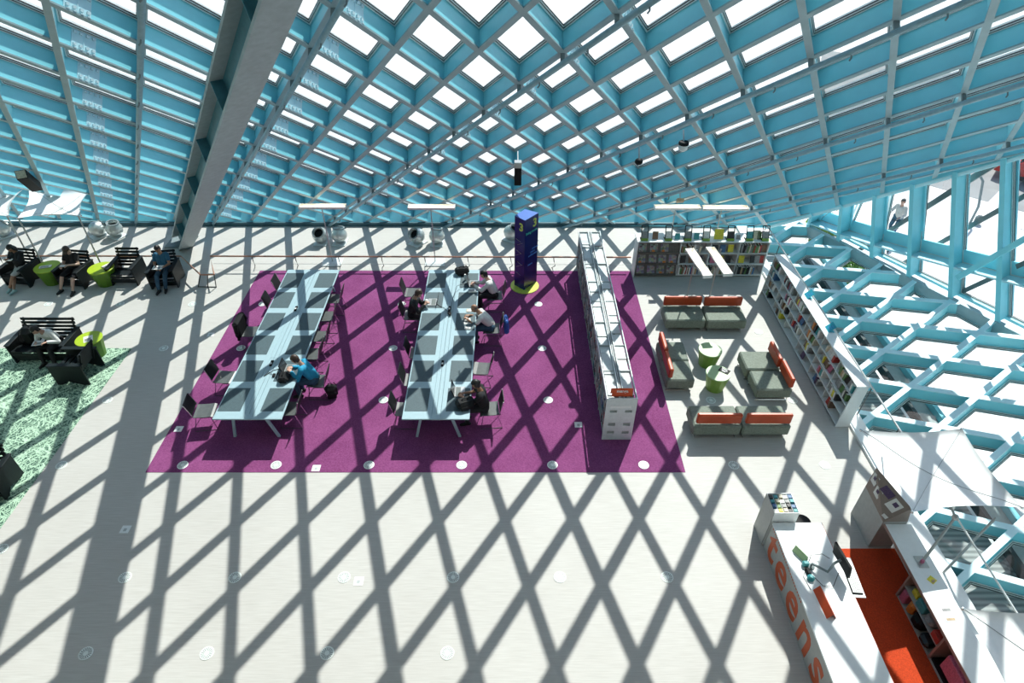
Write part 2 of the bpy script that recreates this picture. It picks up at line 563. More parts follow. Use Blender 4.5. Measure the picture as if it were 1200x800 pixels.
def inset(poly, d):
    n = len(poly); L = []
    for i in range(n):
        a = poly[i]; b = poly[(i+1) % n]
        l = math.hypot(b[0]-a[0], b[1]-a[1])
        if l < 1e-6: continue
        nx, ny = -(b[1]-a[1])/l, (b[0]-a[0])/l
        L.append((a[0]+nx*d, a[1]+ny*d, (b[0]-a[0])/l, (b[1]-a[1])/l))
    out = []
    for i in range(len(L)):
        p = L[i-1]; q = L[i]
        den = p[2]*q[3]-p[3]*q[2]
        if abs(den) < 1e-6: continue
        k = ((q[0]-p[0])*q[3]-(q[1]-p[1])*q[2])/den
        out.append((p[0]+p[2]*k, p[1]+p[3]*k))
    return out

def area(poly):
    return 0.5*sum(poly[i][0]*poly[(i+1) % len(poly)][1]-poly[(i+1) % len(poly)][0]*poly[i][1] for i in range(len(poly)))

def pane_mb(poly, dep, mb=None, gm=3):
    """window pane with its aluminium frame and black gasket; poly counter-clockwise in (s,t); depth along n"""
    mb = mb or MB()
    rings = [(0.028, 0.052, dep-0.05, dep+0.02, 1), (0.052, 0.058, dep-0.04, dep+0.01, 2), (0.058, 0.074, dep-0.03, dep+0.01, 1), (0.074, 0.080, dep-0.015, dep+0.005, 2)]
    for d0, d1, z0, z1, mi in rings:
        a = inset(poly, d0); b = inset(poly, d1)
        if len(a) != len(b) or len(b) < 3 or area(b) <= 0.01: return None
        n = len(a)
        vs = [(x, y, z0) for x, y in a]+[(x, y, z0) for x, y in b]+[(x, y, z1) for x, y in a]+[(x, y, z1) for x, y in b]
        fs = []
        for i in range(n):
            j = (i+1) % n
            fs += [(i, n+i, n+j, j), (2*n+i, 2*n+j, 3*n+j, 3*n+i), (n+i, 3*n+i, 3*n+j, n+j), (i, j, 2*n+j, 2*n+i)]
        mb.add(vs, fs, mi)
    g = inset(poly, 0.077)
    if len(g) < 3 or area(g) <= 0.01: return None
    mb.add([(x, y, dep-0.01) for x, y in g], [tuple(range(len(g)))], 0)
    # latch clip on the lower frame
    return mb

def lattice(root, O, s, t, n, org, e1, e2, poly, dep, fw, mats, glass, single, rng, bolts=None):
    P = lambda a, b, d=0.0: O + s*a + t*b + n*d
    node = lambda i, j: (org[0]+i*e1[0]+j*e2[0], org[1]+i*e1[1]+j*e2[1])
    xs = [q[0] for q in poly]; ts = [q[1] for q in poly]
    for fam, (d, fix) in enumerate((((e2[0], e2[1]), 'i'), ((e1[0], e1[1]), 'j'))):
        for k in range(*rng):
            o = node(k, 0) if fix == 'i' else node(0, k)
            c = clip_line(o, d, poly)
            if not c: continue
            a = (o[0]+d[0]*c[0], o[1]+d[1]*c[0]); b = (o[0]+d[0]*c[1], o[1]+d[1]*c[1])
            if math.hypot(b[0]-a[0], b[1]-a[1]) < 0.4: continue
            mb = MB()
            e = 0.0008*fam
            mb.bar(P(*a, 0.014+e), P(*b, 0.014+e), fw, 0.028, n, 0)
            mb.bar(P(*a, dep/2), P(*b, dep/2), 0.022, dep-0.05, n, 1)
            mb.bar(P(*a, dep-0.01+e), P(*b, dep-0.01+e), 0.105, 0.05, n, 1)
            mb.bar(P(*a, dep+0.03+e), P(*b, dep+0.03+e), 0.085, 0.05, n, 2)
            mb.build('beam', mats, root)
    # panes
    rest = MB(); shared = None
    mtx = frame_mtx(s, t, n, O)
    cells = []
    for i in range(*rng):
        for j in range(*rng):
            q = [node(i, j), node(i+1, j), node(i+1, j+1), node(i, j+1)]
            if area(q) < 0: q = q[::-1]
            cp = clip_poly(q, poly)
            if len(cp) < 3 or area(cp) < 0.12: continue
            cells.append((i, j, q, cp))
    for i, j, q, cp in cells:
        full = abs(area(cp)-area(q)) < 1e-4
        cx = sum(x for x, y in cp)/len(cp); ct = sum(y for x, y in cp)/len(cp)
        if single(cx, ct):
            if full:
                c0 = node(i, j)
                if shared is None:
                    b_ = pane_mb([(x-c0[0], y-c0[1]) for x, y in q], dep)
                    shared = b_.mesh('window_pane', [glass, 'frame_alu', 'gasket'])
                o = bpy.data.objects.new('window_pane', shared); COL.objects.link(o)
                o.parent = root
                o.matrix_local = mtx @ MX.Translation((c0[0], c0[1], 0))
            else:
                b_ = pane_mb(cp, dep)
                if b_ is None: continue
                o = b_.build('window_pane', [glass, 'frame_alu', 'gasket'], root)
                o.matrix_local = mtx
        else:
            pane_mb(cp, dep, rest)
    if rest.v:
        o = rest.build('window_panes', [glass, 'frame_alu', 'gasket'], root)
        o.matrix_local = mtx
        o['kind'] = 'stuff'
    return node, P

MORG = (-2.34774, 13.70893); ME1 = (0.653177, -1.19763); ME2 = (-0.709095, -1.159129)
MPOLY = [(-24.0, 0.02), (9.12, 0.02), (15.45, 16.6), (-24.0, 16.6)]
wall_far = thing('wall_far', 'sloping blue steel lattice wall glazed with diamond panes', 'wall', kind='structure')
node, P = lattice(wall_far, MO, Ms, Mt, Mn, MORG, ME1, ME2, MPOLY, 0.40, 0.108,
                  ['steel_shaded', 'steel_web', 'frame_alu'], 'glass',
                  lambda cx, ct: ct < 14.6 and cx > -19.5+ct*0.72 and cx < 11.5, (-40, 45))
# bolted splice plates on the webs beside the pipe lines
def splice_mesh():
    mb = MB()
    for sd in (-1, 1):
        mb.box((-0.19, sd*0.012-0.006, 0.05), (0.19, sd*0.012+0.006, 0.37), 0); mb.box((-0.008, sd*0.02-0.006, 0.05), (0.008, sd*0.02+0.006, 0.37), 0)
        for bx in (-0.145, -0.05, 0.05, 0.145):
            for bz in (0.10, 0.31):
                mb.cbox((bx, sd*0.032, bz), (0.045, 0.035, 0.045), 1)
            mb.cbox((bx, sd*0.045, 0.034), (0.04, 0.04, 0.02), 1)
    return mb.mesh('splice_plate', ['steel_light', 'bolt'])
SPM = splice_mesh()
e1n = V((ME1[0], ME1[1], 0)).normalized()
for i in (-6, -3, 0, 3, 6):
    for j in range(-30, 30):
        c = node(i, j); c = (c[0]+ME1[0]*0.30, c[1]+ME1[1]*0.30)
        if not (0.5 < c[1] < 14.3 and -19+c[1]*0.7 < c[0] < 9+c[1]*0.35): continue
        o = bpy.data.objects.new('splice_plate', SPM); COL.objects.link(o); o.parent = wall_far
        ax = Ms*e1n.x + Mt*e1n.y
        o.matrix_local = frame_mtx(ax, Mn.cross(ax), Mn, P(c[0], c[1]))
# sill channel along the floor and the edge tube of the slope
mb = MB(); mb.bar(Mpt(-24, 0.05, 0.20), Mpt(9.1, 0.05, 0.20), 0.12, 0.50, Mn, 0)
mb.box((-24, 20.22, 0.0), (9.0, 20.30, 0.14), 1)
mb.build('sill', ['steel_web', 'sill_blue'], wall_far)
mb = MB(); mb.bar(Mpt(9.12, 0.02, 0.2), Mpt(15.45, 16.6, 0.2), 0.10, 0.46, Mn, 0)
mb.tube([Mpt(9.16, 0.02, -0.02), Mpt(15.49, 16.6, -0.02)], 0.085, 10, 1); mb.bar(Mpt(9.30, 0.02, 0.0), Mpt(15.63, 16.6, 0.0), 0.30, 0.04, V((-0.3, 0.1, 1)), 1)
mb.build('edge_beam', ['steel_web', 'steel_light'], wall_far)

# ---- floor, room shell
fl_ = MB(); fl_.box((-24, -7, -2.0), (8.25, 20.6, 0.0), 0)
tag(fl_.build('floor', 'floor_grey'), 'pale grey streaked floor with round air vents', 'floor', kind='structure')
cl = MB(); cl.box((-24, -7, 11.05), (16.5, 7.85, 11.3), 0)
cl.v = []; cl.f = []; cl.m = []
cl.box((-24, -7, 13.0), (17.0, 8.1, 13.3), 0)
cl.box((-24, 7.9, 10.98), (15.45, 8.1, 13.0), 0)
tag(cl.build('ceiling', 'white_wall'), 'plain white ceiling above the overlooking balcony', 'ceiling', kind='structure')
wl = MB(); wl.box((-24.3, -7, -2), (-24, 20.9, 13.3), 0)
tag(wl.build('wall_left', 'white_wall'), 'plain white wall far to the left', 'wall', kind='structure')
wn = MB(); wn.box((-24.3, -7.3, -2), (17, -7, 13.3), 0)
tag(wn.build('wall_near', 'white_wall'), 'plain white wall behind the viewpoint', 'wall', kind='structure')

wr = MB(); wr.box((8.25, -7, -2), (8.55, 2.2, 13.0)); wr.box((8.55, 1.9, -2), (17.3, 2.2, 13.0))
tag(wr.build('wall_right', 'white_wall'), 'plain white wall to the right of the viewpoint', 'wall', kind='structure')

# carpets (laid flush, a few millimetres proud)
cp = MB(); cp.box((-8.0, 9.09, 0.0), (3.87, 17.29, 0.008), 0)
tag(cp.build('carpet', 'carpet_purple'), 'large rectangular purple carpet under the two long tables', 'carpet')
cp = MB(); cp.prism([(-10.28, 13.38, 0), (-24, 13.38, 0), (-24, 6.6, 0), (-10.28, 6.6, 0)], (0, 0, 0.007), 0)
tag(cp.build('grass_carpet', 'carpet_grass'), 'green carpet printed with tangled grass blades at the lower left', 'carpet')
cp = MB(); cp.prism([(5.95, 7.18, 0), (5.95, 2.2, 0), (7.58, 2.2, 0), (7.58, 7.18, 0)], (0, 0, 0.007), 0)
tag(cp.build('red_carpet', 'red_carpet'), 'bright red orange carpet between the white desk and back counter', 'carpet')

# ---- lower lattice on the right, rising outwards from the floor edge
thR = R(15.23)
RO = V((8.8, 10, 0)); Rs_ = V((0, 1, 0)); Rt_ = V((math.cos(thR), 0, math.sin(thR))); Rn_ = V((math.sin(thR), 0, -math.cos(thR)))
wall_low = thing('wall_right_lower', 'low sunlit blue lattice of deep beams and panes sloping up from the floor edge', 'wall', kind='structure')
RPOLY = [(-7.6, -0.45), (10.2, -0.45), (10.2, 1.30), (-7.6, 8.27)]
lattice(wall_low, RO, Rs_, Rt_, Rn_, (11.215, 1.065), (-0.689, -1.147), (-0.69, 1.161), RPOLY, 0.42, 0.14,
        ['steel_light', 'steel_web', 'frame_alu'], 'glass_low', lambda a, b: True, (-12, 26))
Rpt = lambda a, b, d=0.0: RO + Rs_*a + Rt_*b + Rn_*d
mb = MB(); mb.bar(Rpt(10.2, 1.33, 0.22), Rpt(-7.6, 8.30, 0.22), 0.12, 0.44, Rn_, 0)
mb.build('edge_beam', ['steel_shaded'], wall_low)
mb = MB(); mb.box((8.06, 2.2, -0.6), (8.42, 20.2, 0.07), 0)
cb_ = mb.build('trim_1', 'white_paint')
tag(cb_, 'white kerb along the right floor edge', 'kerb', kind='structure')

# ---- upright glazed wall on the right between lower lattice and slope
Wn = V((0.912, 0.392, 0.119)).normalized()
gc, gd = V((11.292, 15.564, 3.989)), V((0.337, -0.710, 0.618))
ec, ed = V((11.930, 15.254, 0.852)), V((0.354, -0.930, 0.096))
lc, ld = V((11.942, 14.861, 1.729)), V((0.353, -0.900, 0.255))
wall_up = thing('wall_right_upper', 'tall glazed wall of blue mullions overlooking the street', 'wall', kind='structure')
cols = []
for k in range(-1, 13):
    g = gc + gd*(-3.2+1.17*k); e = ec + ed*(-3.27+1.37*k); l = lc + ld*(-3.61+1.23*k)
    # ledge point taken onto the mullion line
    u = max(0.08, min(0.92, (l-e).dot(g-e)/(g-e).length_squared)); cols.append((e, e+(g-e)*u, g))
for k, (e, l, g) in enumerate(cols):
    if (g-e).length < 0.3: continue
    ax = (g-e).normalized()
    mb = MB()
    mb.bar(e-ax*0.05, g+ax*0.05, 0.13, 0.03, Wn, 0)
    mb.bar(e+Wn*0.22, g+Wn*0.22, 0.03, 0.44, Wn, 1)
    mb.bar(e+Wn*0.42, g+Wn*0.42, 0.16, 0.05, Wn, 1)
    mb.build('mullion', ['steel_web', 'steel_web'], wall_up)
for k in range(len(cols)-1):
    e0, l0, g0 = cols[k]; e1_, l1, g1 = cols[k+1]
    mb = MB(); mb.bar(l0+Wn*0.17, l1+Wn*0.17, 0.05, 0.36, Wn, 0); mb.bar(l0+Wn*0.36+V((0,0,0.20)), l1+Wn*0.36+V((0,0,0.20)), 0.42, 0.05, Wn, 1)
    mb.build('transom', ['steel_light', 'steel_web'], wall_up)
    for lo0, lo1, hi0, hi1 in ((e0, e1_, l0, l1), (l0, l1, g0, g1)):
        hx = (lo1-lo0).normalized()
        q = [lo0, lo1, hi1, hi0]
        # local frame on the wall plane
        ay = Wn.cross(hx).normalized()
        if ay.z < 0: ay = -ay; 
        hx2 = ay.cross(Wn)
        pts = [((p-lo0).dot(hx2), (p-lo0).dot(ay)) for p in q]
        if area(pts) < 0: pts = pts[::-1]
        if area(pts) < 0.1: continue
        b_ = pane_mb(pts, 0.40)
        if b_ is None: continue
        o = b_.build('window_pane', ['glass_low', 'frame_alu', 'gasket'], wall_up)
        o.matrix_local = frame_mtx(hx2, ay, Wn, lo0)
mb = MB(); mb.bar(ec+ed*(-4.6)+Wn*0.36, ec+ed*9.5+Wn*0.36, 0.08, 0.16, Wn, 0); mb.build('sill', ['steel_web'], wall_up)
# inner diagonal and outer braces
mb = MB(); mb.bar(V((12.13, 14.45, 1.62)), V((12.60, 12.2, 5.4)), 0.14, 0.14, Wn, 0)
for a, b in (((11.30, 18.08, 0.2), (11.98, 15.30, 4.27)), ((11.92, 16.5, 0.78), (12.52, 13.95, 4.48)), ((11.60, 16.8, 2.05), (12.10, 14.85, 4.85)), ((12.5, 14.6, 1.0), (13.1, 11.9, 5.0))):
    a = V(a)+Wn*0.12; b = V(b)+Wn*0.12
    mb.bar(a, b, 0.12, 0.12, Wn, 1)
mb.build('brace', ['steel_web', 'brace_grey'], wall_up)

# ---- sloping column
cb = V((-11.22, 19.08, 0)); cd = V((0.89, -1.18, 1.0)).normalized()
colm = thing('column', 'massive grey steel column leaning from the floor up beneath the lattice', 'column')
up = (Mn - cd*Mn.dot(cd)).normalized(); up = (MX.Rotation(R(24), 3, cd) @ up); sd = up.cross(cd)
top = cb + cd*17.2; bot = cb - cd*0.0
colm.location = cb
L0 = V((0,0,0)); L1 = cd*22.0
mb = MB(); mb.bar(L0-up*0.26, L1-up*0.26, 0.46, 0.05, up, 0); mb.build('flange', ['column_grey'], colm)
mb = MB(); mb.bar(L0+up*0.26, L1+up*0.26, 0.46, 0.05, up, 0); mb.build('flange', ['column_grey'], colm)
mb = MB(); mb.bar(L0, L1, 0.05, 0.50, up, 0); mb.build('web', ['column_web_shaded'], colm)
mb = MB()
for k in range(1, 8): mb.obox(cd*(k*2.9-0.4), cd, sd, up, (0.025, 0.42, 0.49), 0)
mb.build('stiffener', ['column_web_shaded'], colm)
mb = MB(); mb.box((-0.42, -0.40, 0), (0.42, 0.40, 0.05), 0); mb.build('base_plate', ['duct_grey'], colm)

# ---- sprinkler pipes under the slope
names = {-6: 'leftmost', -2: 'left of the leaning column', 0: 'just right of the leaning column', 3: 'ending behind the left work table',
         6: 'ending behind the right work table', 9: 'ending behind the long manga bookcase', 12: 'rightmost, ending above the low bookcase'}
pp = [(-22, 0.15), (9.0, 0.15), (15.2, 16.4), (-22, 16.4)]
for i in (-2, 0, 3, 6, 9, 12):
    o_ = node(i, 0); c = clip_line(o_, ME2, pp)
    if not c: continue
    a = (o_[0]+ME2[0]*c[0], o_[1]+ME2[1]*c[0]); b = (o_[0]+ME2[0]*c[1], o_[1]+ME2[1]*c[1])
    pr = thing('sprinkler_pipe', 'blue grey sprinkler pipe under the lattice, '+names[i], 'pipe', group='sprinkler pipes under the sloping lattice')
    mb = MB(); mb.tube([P(*a, -0.17), P(*b, -0.17)], 0.05, 10, 0); mb.build('pipe', ['pipe_paint'], pr, smooth=True)
    for j in range(math.ceil(c[0]), int(math.floor(c[1]))+1):
        q = node(i, j)
        mb = MB(); ctr = P(q[0], q[1], -0.09); mb.obox(ctr, Ms, Mt, Mn, (0.07, 0.04, 0.19), 0)
        mb.build('clamp', ['duct_grey'], pr)
        q2 = (q[0]+ME2[0]*0.5, q[1]+ME2[1]*0.5)
        mb = MB(); s0 = P(q2[0], q2[1], -0.17)
        mb.tube([s0, s0-Mn*0.10+V((0,0,0)), s0-Mn*0.14-Ms*0.03], 0.014, 6, 0); mb.build('sprinkler_head', ['duct_grey'], pr)

# ---- outside world
ZG = -2.0
g = MB(); g.box((-120, -60, ZG-0.3), (160, 220, ZG), 0)
tag(g.build('ground', 'pavement'), 'bright sunlit concrete pavement outside the glass', 'ground', kind='structure')
rd = MB(); rd.prism([(15.5, 32, ZG), (60, -10, ZG), (75, 4, ZG), (24, 52, ZG)], (0, 0, 0.012), 0)
tag(rd.build('road', 'asphalt'), 'grey asphalt street beyond the pavement', 'road', kind='structure')
for k in range(9):
    a = V((20.2+k*1.25, 24.9-k*1.12, ZG+0.012)); d = V((0.72, 0.69, 0)); q = V((0.69, -0.72, 0))*0.45
    mb = MB(); mb.prism([a, a+q, a+q+d*5.5, a+d*5.5], (0, 0, 0.008), 0)
    tag(mb.build('crossing_stripe', 'line_white'), '%s white painted crossing stripe on the street from the building corner' % ordn(k), 'road marking', 'crossing stripes on the street')
lg = MB(); lg.box((10.32, 2, -0.66), (10.62, 19.6, -0.50), 0); lg.box((10.62, 2, -0.70), (10.78, 19.6, -0.56), 0); lg.box((10.80, 2, -0.66), (10.92, 19.6, -0.40), 1); lg.box((10.22, 2, -0.66), (10.32, 19.6, -0.44), 2)
tag(lg.build('ledge', ['shelf_grey', 'steel_web', 'gasket']), 'long grey metal gutter running outside beneath the low lattice', 'gutter')
dk = MB(); dk.box((8.42, 1.5, -0.85), (10.22, 19.5, -0.75), 0); dk.box((10.22, 1.5, -0.95), (11.8, 7.6, -0.85), 0)
tag(dk.build('deck', 'ribbed_deck'), 'shaded ribbed grey roof deck outside below the floor edge', 'deck')
# ================================================================ FURNITURE
# ---- long work tables
def work_table(name, x0, x1, label):
    t = thing(name, label, 'table', ((x0+x1)/2, 13.08, 0))
    hw = (x1-x0)/2; y0, y1 = -3.1, 3.1
    mb = MB(); mb.cham((-hw, y0, 0.715), (-0.10, y1, 0.75), 0.008, 0); mb.cham((0.10, y0, 0.715), (hw, y1, 0.75), 0.008, 0)
    mb.cham((-0.10, y0, 0.715), (0.10, y0+0.16, 0.75), 0.004); mb.cham((-0.10, y1-0.16, 0.715), (0.10, y1, 0.75), 0.004)
    mb.build('tabletop', ['table_pale'], t)
    for k in range(3):
        for sx in (-1, 1):
            mb = MB(); ya = y0+0.165+k*1.96
            mb.box((min(sx*0.004, sx*0.096), ya, 0.722), (max(sx*0.004, sx*0.096), ya+1.95, 0.747))
            mb.build('cable_flap', ['table_pale'], t)
    for k in range(6):
        yc = -2.47+k*0.998
        for sx in (-1, 1):
            mb = MB(); xa, xb = sorted((sx*(hw-0.03), sx*(hw-0.55)))
            mb.cham((xa, yc-0.385, 0.748), (xb, yc+0.385, 0.754), 0.003)
            mb.build('desk_pad', ['table_pad'], t)
    for k in range(2):
        mb = MB(); yy = -1.2+k*2.3
        mb.box((-0.03, yy-0.10, 0.747), (0.03, yy+0.10, 0.775), 0); mb.box((-0.02, yy-0.05, 0.775), (0.02, yy+0.0, 0.785), 1)
        mb.build('power_socket', ['black', 'white_paint'], t)
    for y in (y0+0.12, -1.0, 1.0, y1-0.12):
        for sx in (-1, 1):
            mb = MB(); mb.bar((sx*(hw-0.42), y, 0.715), (sx*(hw-0.26), y+0.05, 0.0), 0.06, 0.05, V((0,1,0))); mb.build('leg', ['table_pale'], t)
    mb = MB(); mb.box((-0.12, y0+0.1, 0.62), (0.12, y1-0.1, 0.70)); mb.build('cable_tray', ['shelf_grey'], t)
    return t
work_table('work_table', -6.65, -5.10, 'left of two long pale blue work tables, with one man in blue')
work_table('work_table', -2.42, -0.90, 'right of two long pale blue work tables, used by four people')

# ---- slim chairs at the tables
def make_chair():
    t = thing('table_chair', '', 'chair')
    mb = MB()
    pr = [(-0.20, 0.455), (-0.14, 0.445), (0.10, 0.44), (0.19, 0.45), (0.235, 0.425), (0.245, 0.40)]
    vs = []; n = len(pr)
    for y, z in pr: vs += [(-0.225, y, z), (0.225, y, z), (-0.225, y, z-0.012), (0.225, y, z-0.012)]
    fs = []
    for i in range(n-1):
        a = i*4; b = a+4
        fs += [(a, a+1, b+1, b), (a+2, b+2, b+3, a+3), (a, b, b+2, a+2), (a+1, a+3, b+3, b+1)]
    fs += [(0, 2, 3, 1), ((n-1)*4, (n-1)*4+1, (n-1)*4+3, (n-1)*4+2)]
    mb.add(vs, fs); mb.build('seat', ['chair_seat'], t)
    mb = MB(); mb.prism([(-0.215, -0.21, 0.50), (0.215, -0.21, 0.50), (0.215, -0.30, 0.83), (0.19, -0.305, 0.85), (-0.19, -0.305, 0.85), (-0.215, -0.30, 0.83)], (0, -0.014, -0.002))
    mb.build('backrest', ['chair_shell'], t)
    for sx in (-1, 1):
        mb = MB(); mb.tube([(sx*0.20, -0.20, 0.45), (sx*0.215, -0.215, 0.50), (sx*0.215, -0.30, 0.83)], 0.009, 6); mb.build('back_post', ['chrome'], t)
        mb = MB(); mb.tube([(sx*0.19, 0.17, 0.43), (sx*0.225, 0.24, 0.02)], 0.010, 6); mb.build('leg', ['chrome'], t)
        mb = MB(); mb.tube([(sx*0.19, -0.15, 0.43), (sx*0.225, -0.26, 0.02)], 0.010, 6); mb.build('leg', ['chrome'], t)
        mb = MB(); mb.tube([(sx*0.225, -0.27, 0.010), (sx*0.225, 0.25, 0.010)], 0.007, 6); mb.build('runner', ['post_dark'], t)
    return t
CH = make_chair()
E_, W_ = -PI/2, PI/2
GC = 'slim chairs along the work tables'
chairs = [
 (-7.12, 10.55, E_+0.12, 'grey seated chair pulled out at the near left corner of the left table'),
 (-7.06, 11.72, E_-0.05, 'grey seated chair second from near on the left of the left table'),
 (-6.98, 13.55, E_, 'chair with a black coat over it, left of the left table'),
 (-6.62, 14.75, E_+0.02, 'dark tucked in chair, fourth from near on the left of the left table'),
 (-6.60, 15.62, E_, 'dark tucked in chair at the far left corner of the left table'),
 (-5.14, 10.62, W_, 'tucked in chair at the near right corner of the left table'),
 (-4.72, 11.58, W_, 'chair under the man in the blue jacket'),
 (-5.10, 12.62, W_-0.05, 'tucked in chair just beyond the man in the blue jacket'),
 (-5.08, 13.35, W_, 'third chair from the far end, right of the left table'),
 (-5.10, 14.25, W_+0.05, 'second chair from the far end, right of the left table'),
 (-5.08, 15.10, W_, 'chair at the far right corner of the left table'),
 (-2.46, 10.60, E_, 'dark chair at the near left corner of the right table'),
 (-2.38, 11.62, E_, 'tucked in chair second from near on the left of the right table'),
 (-2.38, 12.66, E_, 'tucked in chair third from near on the left of the right table'),
 (-2.74, 14.30, E_, 'chair under the man in the dark jacket'),
 (-2.86, 15.42, E_, 'empty chair pulled out beyond the man in the dark jacket'),
 (-0.46, 10.62, W_+0.1, 'grey seated chair under the woman in black at the near right corner'),
 (-0.72, 12.05, W_-0.1, 'empty grey chair between the woman in black and the bald man'),
 (-0.48, 13.70, W_, 'chair under the bald man, with a blue bag hung on it'),
 (-0.42, 15.26, W_+0.08, 'chair under the man in the white long-sleeved shirt'),
]
used_ = set()
for x, y, rz, lb in chairs: place(CH, (x, y, 0.008), rz, lb, GC, used_)

# ---- black slatted armchairs
def armchair(w, d, loc, rz, label, cat='armchair', group=None):
    t = thing('armchair' if cat == 'armchair' else 'bench', label, cat, loc, rz, group)
    hw = w/2
    for sx in (-1, 1):
        x0, x1 = sorted((sx*(hw-0.05), sx*(hw-0.01)))
        mb = MB(); mb.prism([(x0, d/2-0.02, 0.6), (x0, d/2-0.05, 0.0), (x0, d/2-0.16, 0.0), (x0, 0.08, 0.12), (x0, -d/2+0.16, 0.0), (x0, -d/2+0.02, 0.0), (x0, -d/2+0.03, 0.6)], (x1-x0, 0, 0))
        mb.build('side_panel', ['black_board'], t)
        x0, x1 = sorted((sx*(hw-0.13), sx*hw))
        mb = MB(); mb.cham((x0, -d/2, 0.60), (x1, d/2, 0.63), 0.006); mb.build('armrest', ['black_board'], t)
    for k in range(5):
        y = d/2-0.10-k*0.115
        mb = MB(); mb.bar((-hw+0.05, y, 0.38-k*0.02), (hw-0.05, y, 0.38-k*0.02), 0.095, 0.022); mb.build('seat_slat', ['black_board'], t)
    for k in range(6):
        z = 0.40+k*0.095; y = -d/2+0.16-0.17*(z-0.38)/0.5
        mb = MB(); mb.bar((-hw+0.06, y, z), (hw-0.06, y, z), 0.022, 0.072); mb.build('back_slat', ['black_board'], t)
    for sx in (-1, 1):
        mb = MB(); mb.bar((sx*(hw-0.12), -d/2+0.145, 0.32), (sx*(hw-0.12), -d/2-0.03, 0.91), 0.05, 0.025, V((1,0,0))); mb.build('back_post', ['black_board'], t)
    for k, z in enumerate((0.30, 0.20, 0.12)):
        mb = MB(); mb.bar((-hw+0.05, d/2-0.05-k*0.02, z), (hw-0.05, d/2-0.05-k*0.02, z), 0.02, 0.07); mb.build('front_slat', ['black_board'], t)
    return t
GA = 'black slatted armchairs at the left'
armchair(0.84, 0.82, (-15.1, 16.72, 0), PI-0.15, 'black slatted armchair under the woman in a pale skirt', group=GA)
armchair(0.84, 0.82, (-13.38, 16.62, 0), PI-0.12, 'black slatted armchair under the man in a black T-shirt and shorts', group=GA)
armchair(0.84, 0.80, (-11.89, 16.78, 0), PI, 'empty black slatted armchair beside the man in the blue T-shirt', group=GA)
armchair(0.82, 0.82, (-10.64, 16.62, 0), PI+0.14, 'black slatted armchair under the man in the blue T-shirt', group=GA)
armchair(1.54, 0.84, (-12.28, 13.12, 0), PI, 'wide black slatted bench holding a man in a white shirt and a black backpack', 'bench')
armchair(0.80, 0.88, (-11.08, 12.30, 0), PI/2, 'empty black slatted armchair on the grass carpet, turned away to the left', group=GA)
armchair(0.84, 0.80, (-11.02, 8.66, 0), PI+0.1, 'black armchair cut off by the left edge on the grass carpet', group=GA)

# ---- green tub tables
def tub(r, h, loc, label, m0, m1, group):
    t = thing('tub_table', label, 'table', loc, 0.3, group)
    mb = MB(); mb.lathe([(r*0.72, 0.0), (r*0.72, 0.02), (r*0.985, h-0.03)], 14, m=0, cap=True); mb.build('tub', [m0], t)
    mb = MB(); mb.lathe([(r*0.97, h-0.03), (r, h-0.028), (r, h-0.004), (r*0.985, h)], 32, m=0); mb.build('top', [m1], t)
    return t
tub(0.37, 0.55, (-14.2, 16.66, 0), 'lime green tub table between the woman and the man in black', 'lime_shaded', 'lime', 'green tub tables')
tub(0.37, 0.55, (-12.52, 16.58, 0), 'lime green tub table between the man in black and the empty armchair', 'lime_shaded', 'lime', 'green tub tables')
tub(0.33, 0.55, (-11.10, 13.12, 0), 'lime green tub table with a magazine beside the wide bench', 'lime_shaded', 'lime', 'green tub tables')
tub(0.30, 0.50, (5.22, 12.74, 0), 'green tub table, the farther of two between the orange backed sofas', 'green', 'green_top', 'green tub tables')
tub(0.30, 0.50, (5.19, 11.82, 0), 'green tub table with a black card sign, the nearer of two between the sofas', 'green', 'green_top', 'green tub tables')
cs = thing('card_sign', 'black card sign with white lettering on the nearer green lounge table', 'sign', (5.36, 11.90, 0.50), -0.7)
mb = MB(); mb.cham((-0.13, -0.09, 0.0), (0.13, 0.09, 0.012), 0.004); mb.build('card', ['black'], cs)
for k, (a, b) in enumerate(((-0.09, 0.06), (-0.07, 0.08), (-0.05, 0.05))):
    mb = MB(); mb.box((a, 0.045-k*0.05, 0.012), (b, 0.062-k*0.05, 0.0135)); mb.build('text_line', ['white_text'], cs)

# ---- lounge sofas: seat block, orange back cushion on two posts, chrome runner
def sofa(w, d, loc, rz, label, bw):
    t = thing('lounge_seat', label, 'sofa', loc, rz, 'grey lounge seats with orange backs')
    mb = MB(); mb.cham((-w/2, -d/2, 0.12), (w/2, d/2, 0.42), 0.035); mb.build('seat', ['upholstery'], t)
    mb = MB(); mb.cham((-bw/2, -d/2+0.02, 0.47), (bw/2, -d/2+0.13, 0.76), 0.03); mb.build('back_cushion', ['orange'], t)
    for sx in (-1, 1):
        mb = MB(); mb.tube([(sx*bw*0.4, -d/2+0.075, 0.40), (sx*bw*0.4, -d/2+0.075, 0.50)], 0.012, 6); mb.build('back_post', ['chrome'], t)
        mb = MB(); x = sx*(w/2-0.08)
        mb.tube([(x, -d/2+0.06, 0.13), (x, -d/2+0.03, 0.015), (x, d/2-0.03, 0.015), (x, d/2-0.06, 0.13)], 0.014, 6); mb.build('leg', ['chrome'], t)
    return t
sofa(1.10, 0.74, (4.91, 14.48, 0), PI, 'left grey seat of the pair in front of the low bookcase', 1.08)
sofa(1.10, 0.74, (6.05, 14.46, 0), PI, 'right grey seat of the pair in front of the low bookcase', 1.08)
sofa(1.10, 0.70, (4.76, 10.42, 0), 0, 'left grey seat of the nearest pair, seen from behind its orange back', 1.02)
sofa(1.10, 0.70, (5.89, 10.42, 0), 0, 'right grey seat of the nearest pair, seen from behind its orange back', 1.04)
